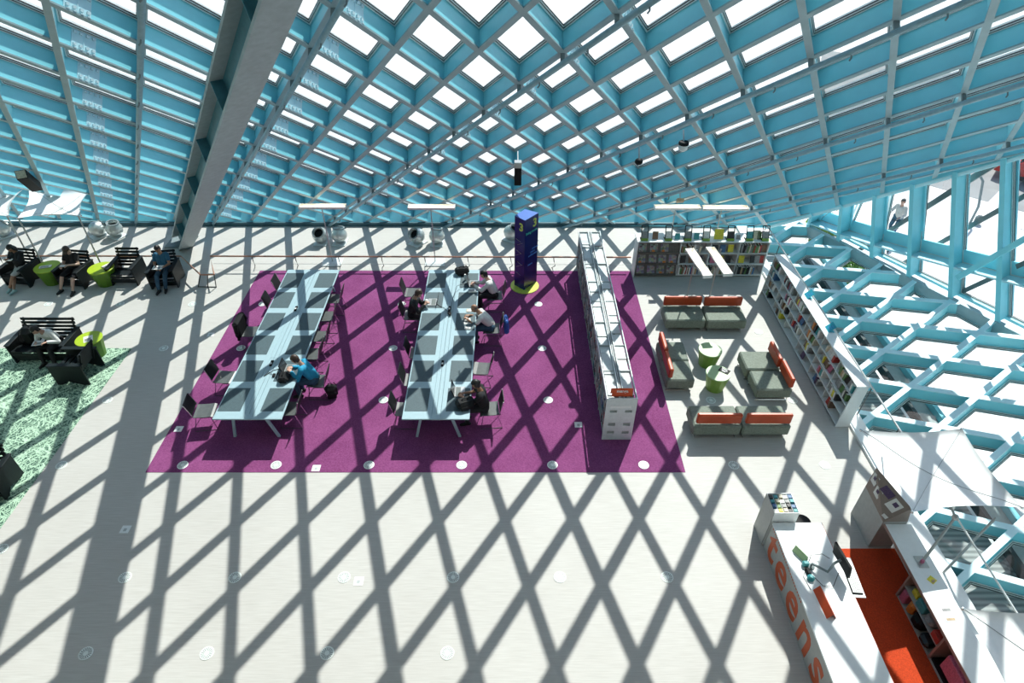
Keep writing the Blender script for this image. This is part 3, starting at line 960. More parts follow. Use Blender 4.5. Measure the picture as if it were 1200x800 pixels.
sofa(0.76, 0.70, (4.26, 12.80, 0), -PI/2, 'farther grey seat of the pair on the left, beside the purple carpet', 0.76)
sofa(0.76, 0.70, (4.24, 12.02, 0), -PI/2, 'nearer grey seat of the pair on the left, beside the purple carpet', 0.76)
sofa(0.72, 0.86, (6.42, 12.42, 0), PI/2, 'farther grey seat of the pair on the right, beside the tall bookshelf', 0.74)
sofa(0.72, 0.86, (6.47, 11.66, 0), PI/2, 'nearer grey seat of the pair on the right, beside the tall bookshelf', 0.74)

# ---- lamps on posts
def lamp(foot, c, yawz, L, z, label, plate):
    t = thing('post_lamp', label, 'lamp', (foot[0], foot[1], 0), 0, 'linear lamps on slim posts')
    dx, dy = c[0]-foot[0], c[1]-foot[1]
    mb = MB(); mb.tube([(0, 0, 0), (0, 0, z-0.06), (dx*0.15, dy*0.15, z-0.02)], 0.018, 8); mb.build('post', ['rail_steel'], t)
    if plate:
        mb = MB(); mb.cham((-0.32, -0.28, 0.0), (0.32, 0.22, 0.035), 0.01); mb.build('base_plate', ['plate'], t)
    else:
        mb = MB(); mb.lathe([(0.10, 0.0), (0.10, 0.012), (0.03, 0.03)], 14); mb.build('base_plate', ['rail_steel'], t)
    ax = V((math.cos(yawz), math.sin(yawz), 0)); ay = V((-ax.y, ax.x, 0)); cc = V((dx, dy, z))
    fr = frame_mtx(ax, ay, V((0,0,1)), cc)
    mb = MB(); mb.prism([(-L/2, -0.125, 0.05), (-L/2, -0.09, -0.04), (-L/2, 0.09, -0.04), (-L/2, 0.125, 0.05), (-L/2, 0.115, 0.05), (-L/2, 0.08, -0.026), (-L/2, -0.08, -0.026), (-L/2, -0.115, 0.05)], (L, 0, 0))
    for sx in (-1, 1): mb.box((sx*L/2-0.008, -0.125, -0.04), (sx*L/2+0.008, 0.125, 0.052))
    hs = mb.build('housing', ['lamp_white'], t); hs.matrix_local = fr
    mb = MB(); mb.tube([(-L/2+0.04, 0, 0.0), (L/2-0.04, 0, 0.0)], 0.022, 8); mb.build('tube_bulb', ['lamp_glow'], hs)
    return t
lamp((-5.79, 17.82), (-5.74, 17.78), 0, 1.42, 2.0, 'post lamp with a pale base plate behind the left work table', True)
lamp((-2.44, 17.83), (-2.40, 17.75), 0, 1.42, 2.0, 'post lamp with a pale base plate behind the right work table', True)
lamp((5.12, 17.85), (5.14, 17.75), 0, 1.40, 2.0, 'left post lamp of the pair behind the low bookcase', False)
lamp((6.55, 17.85), (6.60, 17.72), 0, 1.40, 2.0, 'right post lamp of the pair behind the low bookcase', False)
lamp((5.20, 15.35), (5.04, 14.55), R(-82.7), 1.36, 2.0, 'left lamp of the pair hanging out over the far orange backed seats', False)
lamp((5.88, 15.38), (5.61, 14.64), R(-84.2), 1.36, 2.0, 'right lamp of the pair hanging out over the far orange backed seats', False)

# ---- blue pillar sign
ps = thing('pillar_sign', 'tall dark blue pillar sign with a yellow 3 on a lime base', 'sign', (0.46, 16.42, 0.008))
a, b, c_, d_ = V((-0.03, -0.27, 0)), V((0.37, 0.20, 0)), V((-0.02, 0.42, 0)), V((-0.32, 0.02, 0))
mb = MB(); mb.prism([a, b, c_, d_], (0, 0, 2.36)); o = mb.build('shaft', ['blue_sign'], ps); o.location.z = 0.03
mb = MB(); mb.prism([a*1.0, b*1.0, c_, d_], (0, 0, 0.012)); o = mb.build('cap', ['blue_sign_top'], ps); o.location.z = 2.391
mb = MB(); mb.lathe([(0.44, 0), (0.44, 0.02), (0.42, 0.03)], 28); mb.build('base_plate', ['yellow_green'], ps)
def onface(p0, p1, body, size, u, z, m, off=0.0, rot=0.0):
    hx = (p1-p0).normalized(); nn = V((hx.y, -hx.x, 0))
    mt = frame_mtx(hx, V((0,0,1)), nn, p0 + hx*u + V((0,0,z+0.03)) + nn*0.003)
    if rot: mt = mt @ MX.Rotation(rot, 4, 'Z')
    return text(body, size, m, ps, mt, offset=off)
onface(a, b, '3', 0.36, 0.36, 2.02, 'yellow_green', 0.012)
onface(a, b, 'living room', 0.115, 0.05, 1.86, 'teal_text', 0.003)
for k, (s_, u, z, sz) in enumerate((('check out', 0.34, 1.28, 0.075), ('stairs', 0.26, 1.18, 0.10), ('auditorium', 0.18, 1.08, 0.09), ('teens', 0.16, 0.78, 0.10))):
    onface(a, b, s_, sz, u, z, 'light_blue', 0.002)
onface(d_, a, '3', 0.34, 0.18, 1.98, 'yellow_green', 0.012)
for k in range(7):
    hx = (a-d_).normalized(); nn = V((hx.y, -hx.x, 0)); p0 = d_ + hx*(0.06+0.03*(k % 3)) + V((0,0,0.55+0.19*k)) + nn*0.003
    mb = MB(); mb.bar(p0, p0 + hx*0.20 + V((0,0,0.13*(1 if k % 2 else -0.4))), 0.006, 0.02, nn); mb.build('graphic_line', ['laptop_grey'], ps)

# ---- low copper guard rail at the foot of the slope
rail = thing('guard_rail', 'low copper coloured guard rail running along the foot of the sloping lattice', 'rail')
z = 0.45
mb = MB(); mb.tube([(-17.5, 17.44, z), (-10.45, 17.44, z), (-9.42, 16.36, z), (-9.0, 16.36, z), (-9.52, 17.44, z), (3.85, 17.40, z)], 0.026, 8)
mb.build('top_rail', ['copper'], rail)
mb = MB(); mb.tube([(-9.5, 17.46, 0.16), (3.85, 17.42, 0.16)], 0.006, 6); mb.build('wire', ['rail_steel'], rail)
for x in [-16.2, -14.9, -13.5, -12.1, -10.8] + [-8.2+1.37*k for k in range(9)]:
    mb = MB(); mb.tube([(x, 17.44, z), (x+0.02, 17.40, 0.30), (x+0.06, 17.36, 0.16), (x-0.03, 17.50, 0.0)], 0.013, 6); mb.build('post', ['post_dark'], rail)
for p0, p1 in (((-9.42, 16.36, z), (-9.62, 16.36, 0)), ((-9.2, 16.36, z), (-9.32, 16.34, 0)), ((-9.0, 16.36, z), (-9.06, 16.34, 0))):
    mb = MB(); mb.tube([p0, p1], 0.016, 6); mb.build('post', ['post_dark'], rail)
mb = MB(); mb.tube([(-9.62, 16.36, 0.015), (-9.06, 16.34, 0.015)], 0.014, 6); mb.build('foot_bar', ['post_dark'], rail)
rr = thing('guard_rail', 'slim steel guard rail along the right floor edge behind the tall bookshelf', 'rail')
mb = MB(); mb.tube([(8.42, 19.0, 0.95), (8.40, 9.3, 0.97)], 0.022, 8); mb.build('top_rail', ['rail_steel'], rr)
for k in range(8):
    mb = MB(); mb.tube([(8.41, 18.6-k*1.3, 0.95), (8.36, 18.6-k*1.3, 0.0)], 0.014, 6); mb.build('post', ['post_dark'], rr)

# ---- round metal air nozzles standing in pairs along the slope
def nozzle(x, y, dirz, tilt, label):
    t = thing('air_nozzle', label, 'air vent', (x, y, 0), dirz, 'round metal air nozzles along the slope')
    mb = MB(); mb.cham((-0.27, -0.22, 0), (0.27, 0.22, 0.035), 0.008); mb.build('base_plate', ['plate'], t)
    rot = MX.Rotation(tilt, 3, 'Y')
    mb = MB(); pf = [(0.08, -0.24), (0.17, -0.20), (0.25, -0.09), (0.27, 0.02), (0.24, 0.12), (0.20, 0.17), (0.19, 0.25), (0.165, 0.25), (0.165, 0.16), (0.15, 0.10)]
    mb.lathe(pf, 18, (0, 0, 0.28), 0, rot); bw = mb.build('bowl', ['nozzle'], t, smooth=True)
    mb = MB(); mb.lathe([(0.160, 0.13), (0.155, 0.15)], 14, (0, 0, 0.28), 0, rot); mb.build('mouth', ['black'], bw)
    mb = MB(); mb.lathe([(0.165, 0.245), (0.205, 0.245), (0.205, 0.268), (0.165, 0.268), (0.165, 0.245)], 18, (0, 0, 0.28), 0, rot, cap=False); mb.build('rim', ['duct_grey'], bw)
    return t
nz = [(-14.22, 19.5, 0.9, 1.25), (-13.62, 19.5, -0.4, 0.15), (-6.44, 19.1, -1.6, 0.75), (-5.80, 19.1, 1.5, 0.20), (-3.14, 19.05, -2.2, 0.80), (-2.48, 19.05, 1.5, 0.25), (0.05, 19.3, -0.5, 0.6), (0.66, 19.3, -2.6, 0.5), (-17.5, 19.5, 0.9, 0.9)]
pl = ['beyond the tub table under the left canopy', 'behind the left work table', 'behind the right work table', 'hidden partly by the blue pillar sign', 'cut off at the left edge']
for k, q in enumerate(nz): nozzle(*q, ('left' if k % 2 == 0 else 'right')+' silver air nozzle of the pair '+pl[k//2])

# ---- round floor vents on their two metre grid
def make_vent():
    t = thing('floor_vent', '', 'floor vent')
    mb = MB(); mb.lathe([(0.118, 0.0), (0.118, 0.007), (0.108, 0.010), (0.0, 0.010)], 24, cap=False); mb.build('disc', ['vent'], t)
    mb = MB()
    for k in range(18):
        a = 2*PI*k/18; ax = V((math.cos(a), math.sin(a), 0)); ay = V((-ax.y, ax.x, 0))
        mb.add([ax*0.04-ay*0.003+V((0,0,0.0105)), ax*0.10-ay*0.007+V((0,0,0.0105)), ax*0.10+ay*0.007+V((0,0,0.0105)), ax*0.04+ay*0.003+V((0,0,0.0105))], [(0,1,2,3)])
    mb.build('slots', ['vent_dark'], t)
    return t
VT = make_vent(); uv = set()
xs = [-15.5, -13.44, -11.4, -9.32, -7.26, -5.19, -3.13, -1.07, 0.95, 2.98, 4.99, 7.02]
rows = [(5.15, (-7.26, -5.19, -3.13, -1.07), 'nearest row'), (7.18, (-9.96,), 'row by the grass carpet edge'), (6.57, (-7.26, -5.19, -3.13, -1.07, 0.95, 2.98), 'second row'),
        (9.29, (-9.95, -7.26, -5.19, -3.13, -1.07, 0.95, 2.98, 4.99, 7.02), 'along the carpet front edge'),
        (11.36, (-9.95, -3.13, 0.95, 4.99, 7.02), 'level with nearer table ends'),
        (13.38, (-9.42, -7.32, -3.18, 0.88), 'level with the table middles'), (14.12, (7.02,), 'between right sofas and bookcase'),
        (15.45, (-13.72, -11.59, -9.45, -7.36, -3.22, 0.85), 'level with far table ends')]
for y, xx, nm in rows:
    for k, x in enumerate(xx):
        on = -8 < x < 3.87 and 9.09 < y < 17.3
        place(VT, (x, y, 0.008 if on else 0.0), 0.2*k, 'round floor vent on %s, %s from left, %s' % ('purple carpet' if on else 'grey floor', ordn(k), nm), 'round floor vents', uv)
def outlet(x, y, lb, z=0.0):
    t = thing('floor_outlet', lb, 'outlet', (x, y, z), 0, 'square floor outlet covers')
    mb = MB(); mb.cham((-0.09, -0.09, 0), (0.09, 0.09, 0.008), 0.003); mb.build('plate', ['white_paint'], t)
    mb = MB(); mb.box((-0.03, -0.05, 0.008), (0.03, 0.02, 0.0095)); mb.build('flap', ['shelf_grey'], t)
outlet(-2.84, 6.49, 'white square outlet cover on the grey floor below the middle of the purple carpet')
outlet(-7.75, 7.63, 'white square outlet cover on the grey floor inside the wide column shadow')
outlet(-4.28, 9.20, 'white square outlet cover at the front edge of the purple carpet', 0.008)
outlet(-7.79, 10.38, 'white square outlet cover on the purple carpet by the near left chair', 0.008)
outlet(1.63, 10.52, 'white square outlet cover on the purple carpet left of the manga bookcase', 0.008)
outlet(-8.36, 13.98, 'square outlet cover on the grey floor left of the purple carpet')
# ================================================================ BOOKSHELVES
BK = {}
def book_mesh(w, h, d, col, plain=False):
    key = (round(w, 3), round(h, 3), round(d, 3), col, plain)
    if key not in BK:
        mb = MB(); mb.box((-w/2, -d/2, 0), (w/2, d/2, h), 0); mb.box((-w/2+0.003, -d/2-0.001, h), (w/2-0.003, d/2-0.004, h+0.001), 0 if plain else 1)
        BK[key] = mb.mesh('book', ['book_'+col, 'paper'])
    return BK[key]
def book(w, h, d, col, mtx, label, group, name='book', cat='book', plain=False):
    o = bpy.data.objects.new(name, book_mesh(w, h, d, col, plain)); COL.objects.link(o)
    o.matrix_world = mtx
    return tag(o, label, cat, group)
rnd = random.Random(5)
DK = ['black', 'grey', 'white', 'brown', 'red', 'white', 'cream', 'green', 'blue', 'grey', 'black', 'tan']

# ---- low bookcase at the back
bx0, bx1, by, bh, bd = 3.90, 7.95, 16.95, 1.25, 0.42
bc = thing('bookcase', 'low white bookcase of books and magazines at the back right', 'bookcase', ((bx0+bx1)/2, by, 0))
hw = (bx1-bx0)/2
mb = MB(); mb.box((-hw, 0, 0), (-hw+0.03, bd, bh)); mb.build('side_panel', ['shelf_white'], bc)
mb = MB(); mb.box((hw-0.03, 0, 0), (hw, bd, bh)); mb.build('side_panel', ['shelf_white'], bc)
mb = MB(); mb.box((-hw+0.03, bd-0.02, 0.05), (hw-0.03, bd, bh)); mb.build('back_panel', ['shelf_white'], bc)
mb = MB(); mb.cham((-hw-0.02, -0.03, bh), (hw+0.02, bd+0.12, bh+0.03), 0.006); mb.build('top', ['shelf_white'], bc)
for z in (0.06, 0.45, 0.84):
    mb = MB(); mb.box((-hw+0.03, 0.0, z), (hw-0.03, bd-0.02, z+0.022)); mb.build('shelf', ['shelf_white'], bc)
for x in (-hw+1.34, -hw+2.25, -hw+3.15):
    mb = MB(); mb.box((x-0.012, 0.0, 0.06), (x+0.012, bd-0.02, bh)); mb.build('divider', ['shelf_white'], bc)
# dark magazine section: sloping face-out racks
for k, z in enumerate((0.08, 0.47, 0.86)):
    mb = MB(); mb.prism([(-hw+0.035, -0.01, z), (-hw+0.035, 0.03, z), (-hw+0.035, 0.20, z+0.36), (-hw+0.035, 0.16, z+0.37)], (1.29, 0, 0)); mb.build('magazine_rack', ['dark_wood'], bc)
    mb = MB(); mb.box((-hw+0.035, -0.035, z), (-hw+1.325, -0.01, z+0.06)); mb.build('rack_lip', ['dark_wood'], bc)
tn = ['bottom', 'middle', 'top']
for k, z in enumerate((0.08, 0.47, 0.86)):
    for q in range(4):
        if k == 2 and q == 3: continue
        x = bx0+0.20+q*0.325 + rnd.uniform(-.02, .02)
        mt = MX.Translation((x, by-0.012, z+0.015)) @ MX.Rotation(R(-24), 4, 'X')
        col = rnd.choice(['white', 'tan', 'red', 'green', 'black', 'brown', 'cream', 'grey'])
        col = rnd.choice(['bright', 'mixed', 'patterned'])
        o = book(0.235, 0.29, 0.006, 'print%d' % rnd.randrange(4), mt, '%s cover magazine, %s from left on the %s rack of the dark magazine section' % (col, ordn(q), tn[k]), 'magazines on the dark racks', 'magazine', 'magazine')
        if rnd.random() < .8:
            mb = MB(); mb.cbox((rnd.uniform(-.05, .06), -0.012, 0.075), (0.085, 0.008, 0.055)); t_ = mb.build('price_tag', ['book_orange'], o)
# books on the white sections
def fill(x0, x1, y, z, mode, tier, bay):
    if mode == 'spine':
        x = x0; k = 0
        while x < x1:
            w_ = rnd.uniform(0.028, 0.06); h_ = rnd.choice([0.22, 0.25, 0.28]); c_ = rnd.choice(DK)
            mt = MX.Translation((x+w_/2, y+0.10, z)) @ MX.Rotation(R(rnd.choice([0, 0, 0, 4, 9])), 4, 'Y')
            book(round(w_, 2), h_, 0.19, c_, mt, '%s upright book, %s from left on %s shelf, %s section, low bookcase' % (c_, ordn(k), tier, bay), 'books in the low bookcase')
            x += w_+0.004; k += 1
    else:
        n = max(2, int((x1-x0)/0.24))
        for k in range(n):
            c_ = rnd.choice(['red', 'pink', 'blue', 'brown', 'grey', 'green', 'yellow', 'purple', 'black'])
            mt = MX.Translation((x0+0.12+k*(x1-x0)/n, y+0.06, z)) @ MX.Rotation(R(-14), 4, 'X') @ MX.Rotation(R(rnd.uniform(-12, 12)), 4, 'Z')
            book(0.17, 0.24, 0.02, c_, mt, '%s book facing out, %s from left on %s shelf, %s section, low bookcase' % (c_, ordn(k), tier, bay), 'books in the low bookcase')
bays = [(bx0+1.37, bx0+2.20, 'second'), (bx0+2.29, bx0+3.10, 'third'), (bx0+3.19, bx0+3.98, 'rightmost')]
for z, tier, md in ((0.085, 'bottom', ['spine', 'spine', 'spine']), (0.475, 'middle', ['face', 'face', 'face']), (0.865, 'top', ['spine', 'face', 'spine'])):
    for (x0, x1, nm), mo in zip(bays, md):
        fill(x0+0.02, x0+(x1-x0)*(0.92 if mo == 'face' else rnd.uniform(0.6, 0.8)), by+0.02, z, mo, tier, nm)
    if tier != 'bottom': fill(bx1-0.34, bx1-0.08, by+0.02, z, 'face', tier, 'far right end')
# display stands and books on top
for k, x in enumerate((4.10, 4.83, 5.42, 5.98, 6.72, 7.30, 7.72)[:6] + (7.86,)):
    xx = x if k < 6 else 7.78
    t = thing('book_stand', 'black wire book stand on the low bookcase, %s from the left' % ordn(k), 'stand', (xx, by+0.12, bh+0.03), 0, 'wire stands on the low bookcase')
    mb = MB()
    for sx in (-1, 1): mb.tube([(sx*0.10, -0.06, 0.02), (sx*0.10, 0.10, 0.42)], 0.014, 6); mb.tube([(sx*0.10, -0.06, 0.02), (sx*0.10, 0.14, 0.012)], 0.014, 6)
    mb.tube([(-0.10, 0.10, 0.42), (0.10, 0.10, 0.42)], 0.014, 6); mb.build('frame', ['black'], t)
    mb = MB(); mb.obox(V((0, -0.005, 0.15)), V((1,0,0)), V((0,0.93,-0.37)), V((0,0.37,0.93)), (0.17, 0.02, 0.24)); mb.build('display_book', ['book_'+['grey','white','grey','white','black','teal','grey'][k]], t)
    mb = MB(); mb.box((-0.105, -0.10, 0.0), (0.105, 0.0, 0.07)); mb.build('tray', ['green'], t)
for k, (x, c_, w_, h_) in enumerate(((4.44, 'brown', .17, .24), (5.12, 'teal', .15, .19), (5.70, 'teal', .16, .20), (6.38, 'yellow', .28, .32), (6.98, 'grey', .12, .14), (7.52, 'cream', .24, .28), (7.62, 'green', .13, .24))):
    mt = MX.Translation((x, by+0.14, bh+0.03)) @ MX.Rotation(R(-16), 4, 'X')
    book(w_, h_, 0.015, c_, mt, '%s book propped on top of the low bookcase, %s from left' % (c_, ordn(k)), 'books propped on the low bookcase')

# ---- tall bookshelf on the right, facing left
sx0, sx1, sy0, sy1, sh = 7.72, 8.06, 10.46, 16.15, 1.27
ws = thing('bookcase', 'long white bookcase along the right floor edge beside the lattice', 'bookcase', (sx0, sy0, 0))
L = sy1-sy0
lean = 0.09                                                          # shelves step back towards the top
for y in (0.0, L-0.03):
    mb = MB(); mb.prism([(0, y, 0), (0.32, y, 0), (0.36, y, sh), (lean, y, sh)], (0, 0.03, 0)); mb.build('side_panel', ['shelf_white'], ws)
mb = MB(); mb.prism([(0.30, 0.03, 0.03), (0.32, 0.03, 0.03), (0.36, 0.03, sh), (0.34, 0.03, sh)], (0, L-0.06, 0)); mb.build('back_panel', ['shelf_white'], ws)
mb = MB(); mb.cham((lean-0.015, -0.01, sh), (0.38, L+0.01, sh+0.03), 0.006); mb.build('top', ['shelf_white'], ws)
tz = (0.05, 0.36, 0.66, 0.96)
for k, z in enumerate(tz):
    mb = MB(); mb.box((lean*z/sh-0.01, 0.03, z), (0.32, L-0.03, z+0.02)); mb.build('shelf', ['shelf_white'], ws)
for k in range(1, 6):
    y = L*k/6
    mb = MB(); mb.prism([(0.02, y-0.01, 0.05), (0.30, y-0.01, 0.05), (0.34, y-0.01, sh), (lean+0.015, y-0.01, sh)], (0, 0.02, 0)); mb.build('divider', ['shelf_white'], ws)
tnm = ['bottom', 'second lowest', 'second highest', 'top']
cnt = 0
for k, z in enumerate(tz):
    for bay in range(6):
        y0 = sy0 + L*bay/6 + 0.05; y1 = sy0 + L*(bay+1)/6 - 0.05
        if k == 0 and bay in (3,): continue
        span = (y1-y0)*rnd.choice([0.35, 0.5, 0.6] if k < 3 else [0.75, 0.85, 0.55]) * (0.5 if k == 0 else 1)
        y = y0 + (rnd.uniform(0, (y1-y0)-span) if span < (y1-y0) else 0); n_ = 0; y2 = y+span
        while y < y2:
            face = rnd.random() < 0.2
            c_ = rnd.choice(DK + ['black', 'grey', 'white', 'brown', 'black', 'pink', 'orange', 'teal', 'yellow', 'purple', 'white'])
            w_ = 0.15 if face else round(rnd.uniform(0.035, 0.085), 2)
            h_ = rnd.choice([0.20, 0.22, 0.24])
            if face: mt = MX.Translation((sx0+lean*z/sh+0.05, y+w_/2, z+0.02)) @ MX.Rotation(-PI/2, 4, 'Z') @ MX.Rotation(R(-12), 4, 'X')
            else: mt = MX.Translation((sx0+lean*z/sh+0.11, y+w_/2, z+0.02)) @ MX.Rotation(-PI/2, 4, 'Z') @ MX.Rotation(R(rnd.choice([0, 0, 6, 10])), 4, 'Y')
            book(w_, h_, 0.02 if face else 0.18, c_, mt, '%s %s, %s from near on %s shelf, %s bay, right bookcase' % (c_, 'book facing out' if face else 'upright book', ordn(n_), tnm[k], ['nearest', 'second nearest', 'third nearest', 'third farthest', 'second farthest', 'farthest'][bay]), 'books in the right bookcase')
            y += w_+0.006; n_ += 1
for k, (y, lb) in enumerate(((14.0, 'farther'), (12.55, 'nearer'))):
    t = thing('shelf_sign', 'teal sign card on top of the right bookcase, the %s of two' % lb, 'sign', (8.02, y, sh+0.03), 0, 'teal sign cards on the right bookcase')
    mb = MB(); mb.prism([(-0.10, -0.12, 0), (0.06, -0.12, 0.16), (0.065, -0.12, 0.155), (-0.09, -0.12, 0)], (0, 0.24, 0)); mb.build('card', ['cyan_card'], t)
    for q in range(3):
        a = V((-0.055+q*0.035, -0.08, 0.047+q*0.035)); mb = MB(); mb.bar(a, a+V((0, 0.15-0.03*q, 0)), 0.012, 0.004, V((-0.7, 0, 0.7))); mb.build('text_line', ['light_blue'], t)
    mb = MB(); mb.box((-0.10, -0.12, 0), (0.06, 0.12, 0.006)); mb.build('foot', ['cyan_card'], t)

# ---- long double-sided manga bookcase on the carpet
mx0, mx1, my0, my1, mh = 2.13, 2.81, 10.05, 17.55, 1.31
mc = thing('bookcase', 'long double-sided grey metal bookcase of manga standing on the purple carpet', 'bookcase', (mx0, my0, 0.008))
Wd, Ld = mx1-mx0, my1-my0
NB = 8; bl = (Ld-0.05)/NB
mb = MB(); mb.box((Wd/2-0.012, 0.05, 0.0), (Wd/2+0.012, Ld, mh-0.02)); mb.build('centre_panel', ['shelf_grey'], mc)
for z in (0.06, 0.37, 0.68, 0.99):
    for q in range(NB):
        y0 = 0.05+q*bl
        for a, b in ((0.03, Wd/2-0.012), (Wd/2+0.012, Wd-0.03)):
            mb = MB(); mb.box((a, y0+0.012, z), (b, y0+bl-0.012, z+0.018)); mb.build('shelf', ['shelf_grey'], mc)
for q in range(NB+1):
    y = 0.05+q*bl
    mb = MB(); mb.box((0.02, y-0.012, 0.0), (Wd-0.02, y+0.012, mh-0.04)); mb.build('upright', ['shelf_grey'], mc)
# end panel with slots
ep = []
mb = MB()
xs_ = [0.0, 0.10, 0.26, 0.44, 0.60, Wd]; zs_ = [0.0, 0.20, 0.29, 0.46, 0.56, 0.88, 0.96, mh]
for i in range(5):
    for j in range(7):
        if i in (1, 3) and j in (1, 3, 5): continue
        mb.box((xs_[i], 0.0, zs_[j]), (xs_[i+1], 0.03, zs_[j+1]))
mb.build('end_panel', ['plate'], mc)
mb = MB(); mb.box((0.10, -0.006, 1.02), (0.56, 0.0, 1.10)); mb.build('label_strip', ['white_paint'], mc)
# top: canopy strips with a gap in the middle
for sd, (a, b) in enumerate(((0.05, Wd/2-0.06), (Wd/2+0.06, Wd-0.05))):
    y = 0.18; k = 0
    while y < Ld-0.05:
        l_ = rnd.choice([0.62, 0.44, 0.16, 0.10, 0.52, 0.3])
        l_ = min(l_, Ld-y)
        mb = MB(); mb.box((a, y, mh-0.075-0.01*(k % 3)), (b, y+l_-0.018, mh-0.06-0.01*(k % 3))); mb.build('top_panel', ['top_metal' if k % 4 != 2 else 'shelf_grey'], mc)
        y += l_; k += 1
for x in (0.0, Wd/2-0.055, Wd/2+0.035, Wd-0.025):
    mb = MB(); mb.box((x, 0.03, mh-0.10), (x+0.02, Ld, mh)); mb.build('top_rail', ['plate'], mc)
ms = thing('shelf_sign', 'folded red sign reading manga on the near end of the long bookcase', 'sign', (mx0+Wd/2, my0+0.12, mh+0.008))
mb = MB(); mb.prism([(-0.23, -0.05, 0), (-0.23, -0.045, 0), (-0.23, 0.005, 0.20), (-0.23, 0.0, 0.20)], (0.46, 0, 0)); mb.build('front_leaf', ['sign_red'], ms)
mb = MB(); mb.prism([(-0.25, 0.055, 0), (-0.25, 0.05, 0), (-0.25, 0.0, 0.20), (-0.25, 0.005, 0.20)], (0.30, 0, 0)); mb.build('rear_leaf', ['sign_red'], ms)
text('manga', 0.10, 'white_text', ms, frame_mtx(V((1,0,0)), V((0,0.243,0.970)), V((0,-0.970,0.243)), V((0.0, -0.029, 0.10))), align='CENTER', offset=0.002)
# books on both sides: the nearest bays one by one, the rest joined
far = MB(); fm = ['book_'+k for k in PAL]
pk = list(PAL)
n_all = 0
for bay in range(NB):
    for z, tier in ((0.078, 'bottom'), (0.388, 'second'), (0.698, 'third'), (1.008, 'top')):
        for side in (0, 1):
            y = my0+0.05+bay*bl+0.03; ye = my0+0.05+(bay+1)*bl-0.04; k = 0
            ye -= rnd.choice([0, 0.05, 0.15, 0.3])
            while y < ye:
                w_ = rnd.choice([0.02, 0.024, 0.03]); h_ = rnd.choice([0.18, 0.20, 0.215]); c_ = rnd.choice(['grey', 'black', 'white', 'grey', 'white', 'cream', 'blue', 'teal', 'brown', 'red', 'black'])
                ins = rnd.uniform(0.0, 0.03)
                if side == 0 and bay < 1 and n_all < 60 and tier in ('top', 'third'):
                    mt = MX.Translation((mx0+0.10+ins, y+w_/2, z+0.008)) @ MX.Rotation(-PI/2, 4, 'Z')
                    book(w_, h_, 0.14, c_, mt, '%s manga volume, %s from near on %s shelf, nearest bay, long bookcase' % (c_, ordn(k), tier), 'manga volumes on the left side of the long bookcase'); n_all += 1
                else:
                    xx = mx0+0.03+ins if side == 0 else mx1-0.17-ins
                    far.box((xx-mx0, y-my0, z), (xx+0.14-mx0, y+w_-my0, z+h_), pk.index(c_))
                y += w_+0.002; k += 1
o = far.build('book_rows', fm, None, loc=(mx0, my0, 0.008)); tag(o, 'close packed rows of manga filling the rest of the long double-sided bookcase', 'books', kind='stuff')
# ================================================================ SERVICE DESK CORNER
ds = thing('service_desk', 'long white service desk with orange letters on its grey side', 'desk', (5.0, 7.25, 0))
mb = MB(); mb.cham((0.0, -4.6, 0.72), (0.935, 0.0, 0.76), 0.006); mb.build('desktop', ['white_lam'], ds)
mb = MB(); mb.box((0.01, -4.6, 0.0), (0.05, -0.01, 0.72)); mb.build('front_panel', ['grey_lam'], ds)
mb = MB(); mb.box((0.05, -0.05, 0.0), (0.90, -0.01, 0.72)); mb.build('side_panel', ['white_paint'], ds)
mb = MB(); mb.box((0.05, -2.35, 0.0), (0.86, -2.31, 0.72)); mb.build('side_panel', ['white_paint'], ds)
mb = MB(); mb.box((0.935, -4.6, 0.715), (0.942, 0.0, 0.755)); mb.build('edge_strip', ['orange'], ds)
fm_ = lambda y, z: frame_mtx(V((0,-1,0)), V((0,0,1)), V((-1,0,0)), V((0.008, y, z)))
text('teens', 1.02, 'halftone_orange', ds, fm_(-0.12, 0.07), offset=0.020, space=1.2)
for k in range(26):
    mb = MB(); y = -0.10-0.058*k; mb.cbox((0.006, y, 0.685), (0.004, 0.03, 0.028)); mb.build('letter_mark', ['halftone_orange'], ds)
# rack of booklets standing at the desk end
hd = thing('booklet_rack', 'tall white open-topped booklet rack at the end of the service desk', 'rack', (4.97, 7.27, 0))
mb = MB(); mb.box((0, 0, 0), (0.012, 0.46, 1.03)); mb.build('side_panel', ['grey_lam'], hd)
mb = MB(); mb.box((0.468, 0, 0), (0.48, 0.46, 1.03)); mb.build('side_panel', ['white_paint'], hd)
mb = MB(); mb.box((0.012, 0, 0), (0.468, 0.012, 1.03)); mb.build('front_panel', ['white_paint'], hd)
mb = MB(); mb.box((0.012, 0.448, 0), (0.468, 0.46, 1.03)); mb.build('back_panel', ['white_paint'], hd)
mb = MB(); mb.box((0.012, 0.012, 0.80), (0.468, 0.448, 0.815)); mb.build('shelf', ['black'], hd)
for k in range(1, 5):
    mb = MB(); x = 0.012+k*0.0912; mb.box((x-0.003, 0.012, 0.815), (x+0.003, 0.448, 1.02)); mb.build('divider', ['white_paint'], hd)
cc_ = ['white', 'yellow', 'cream', 'black', 'teal', 'blue', 'green', 'grey', 'black', 'blue', 'teal', 'cream', 'white', 'grey', 'teal', 'black', 'teal', 'cream', 'white', 'blue']
for k in range(20):
    i, j = k % 5, k//5
    t = book(0.072, 0.20+0.012*(k % 3), 0.07, cc_[k], MX.Translation((4.97+0.058+i*0.0912, 7.27+0.065+j*0.107, 0.816)), '%s bundle of booklets, %s from left in the %s row of the rack' % (cc_[k], ordn(i), ['nearest', 'second', 'third', 'farthest'][j]), 'booklets in the rack', 'booklet', 'booklet', True)
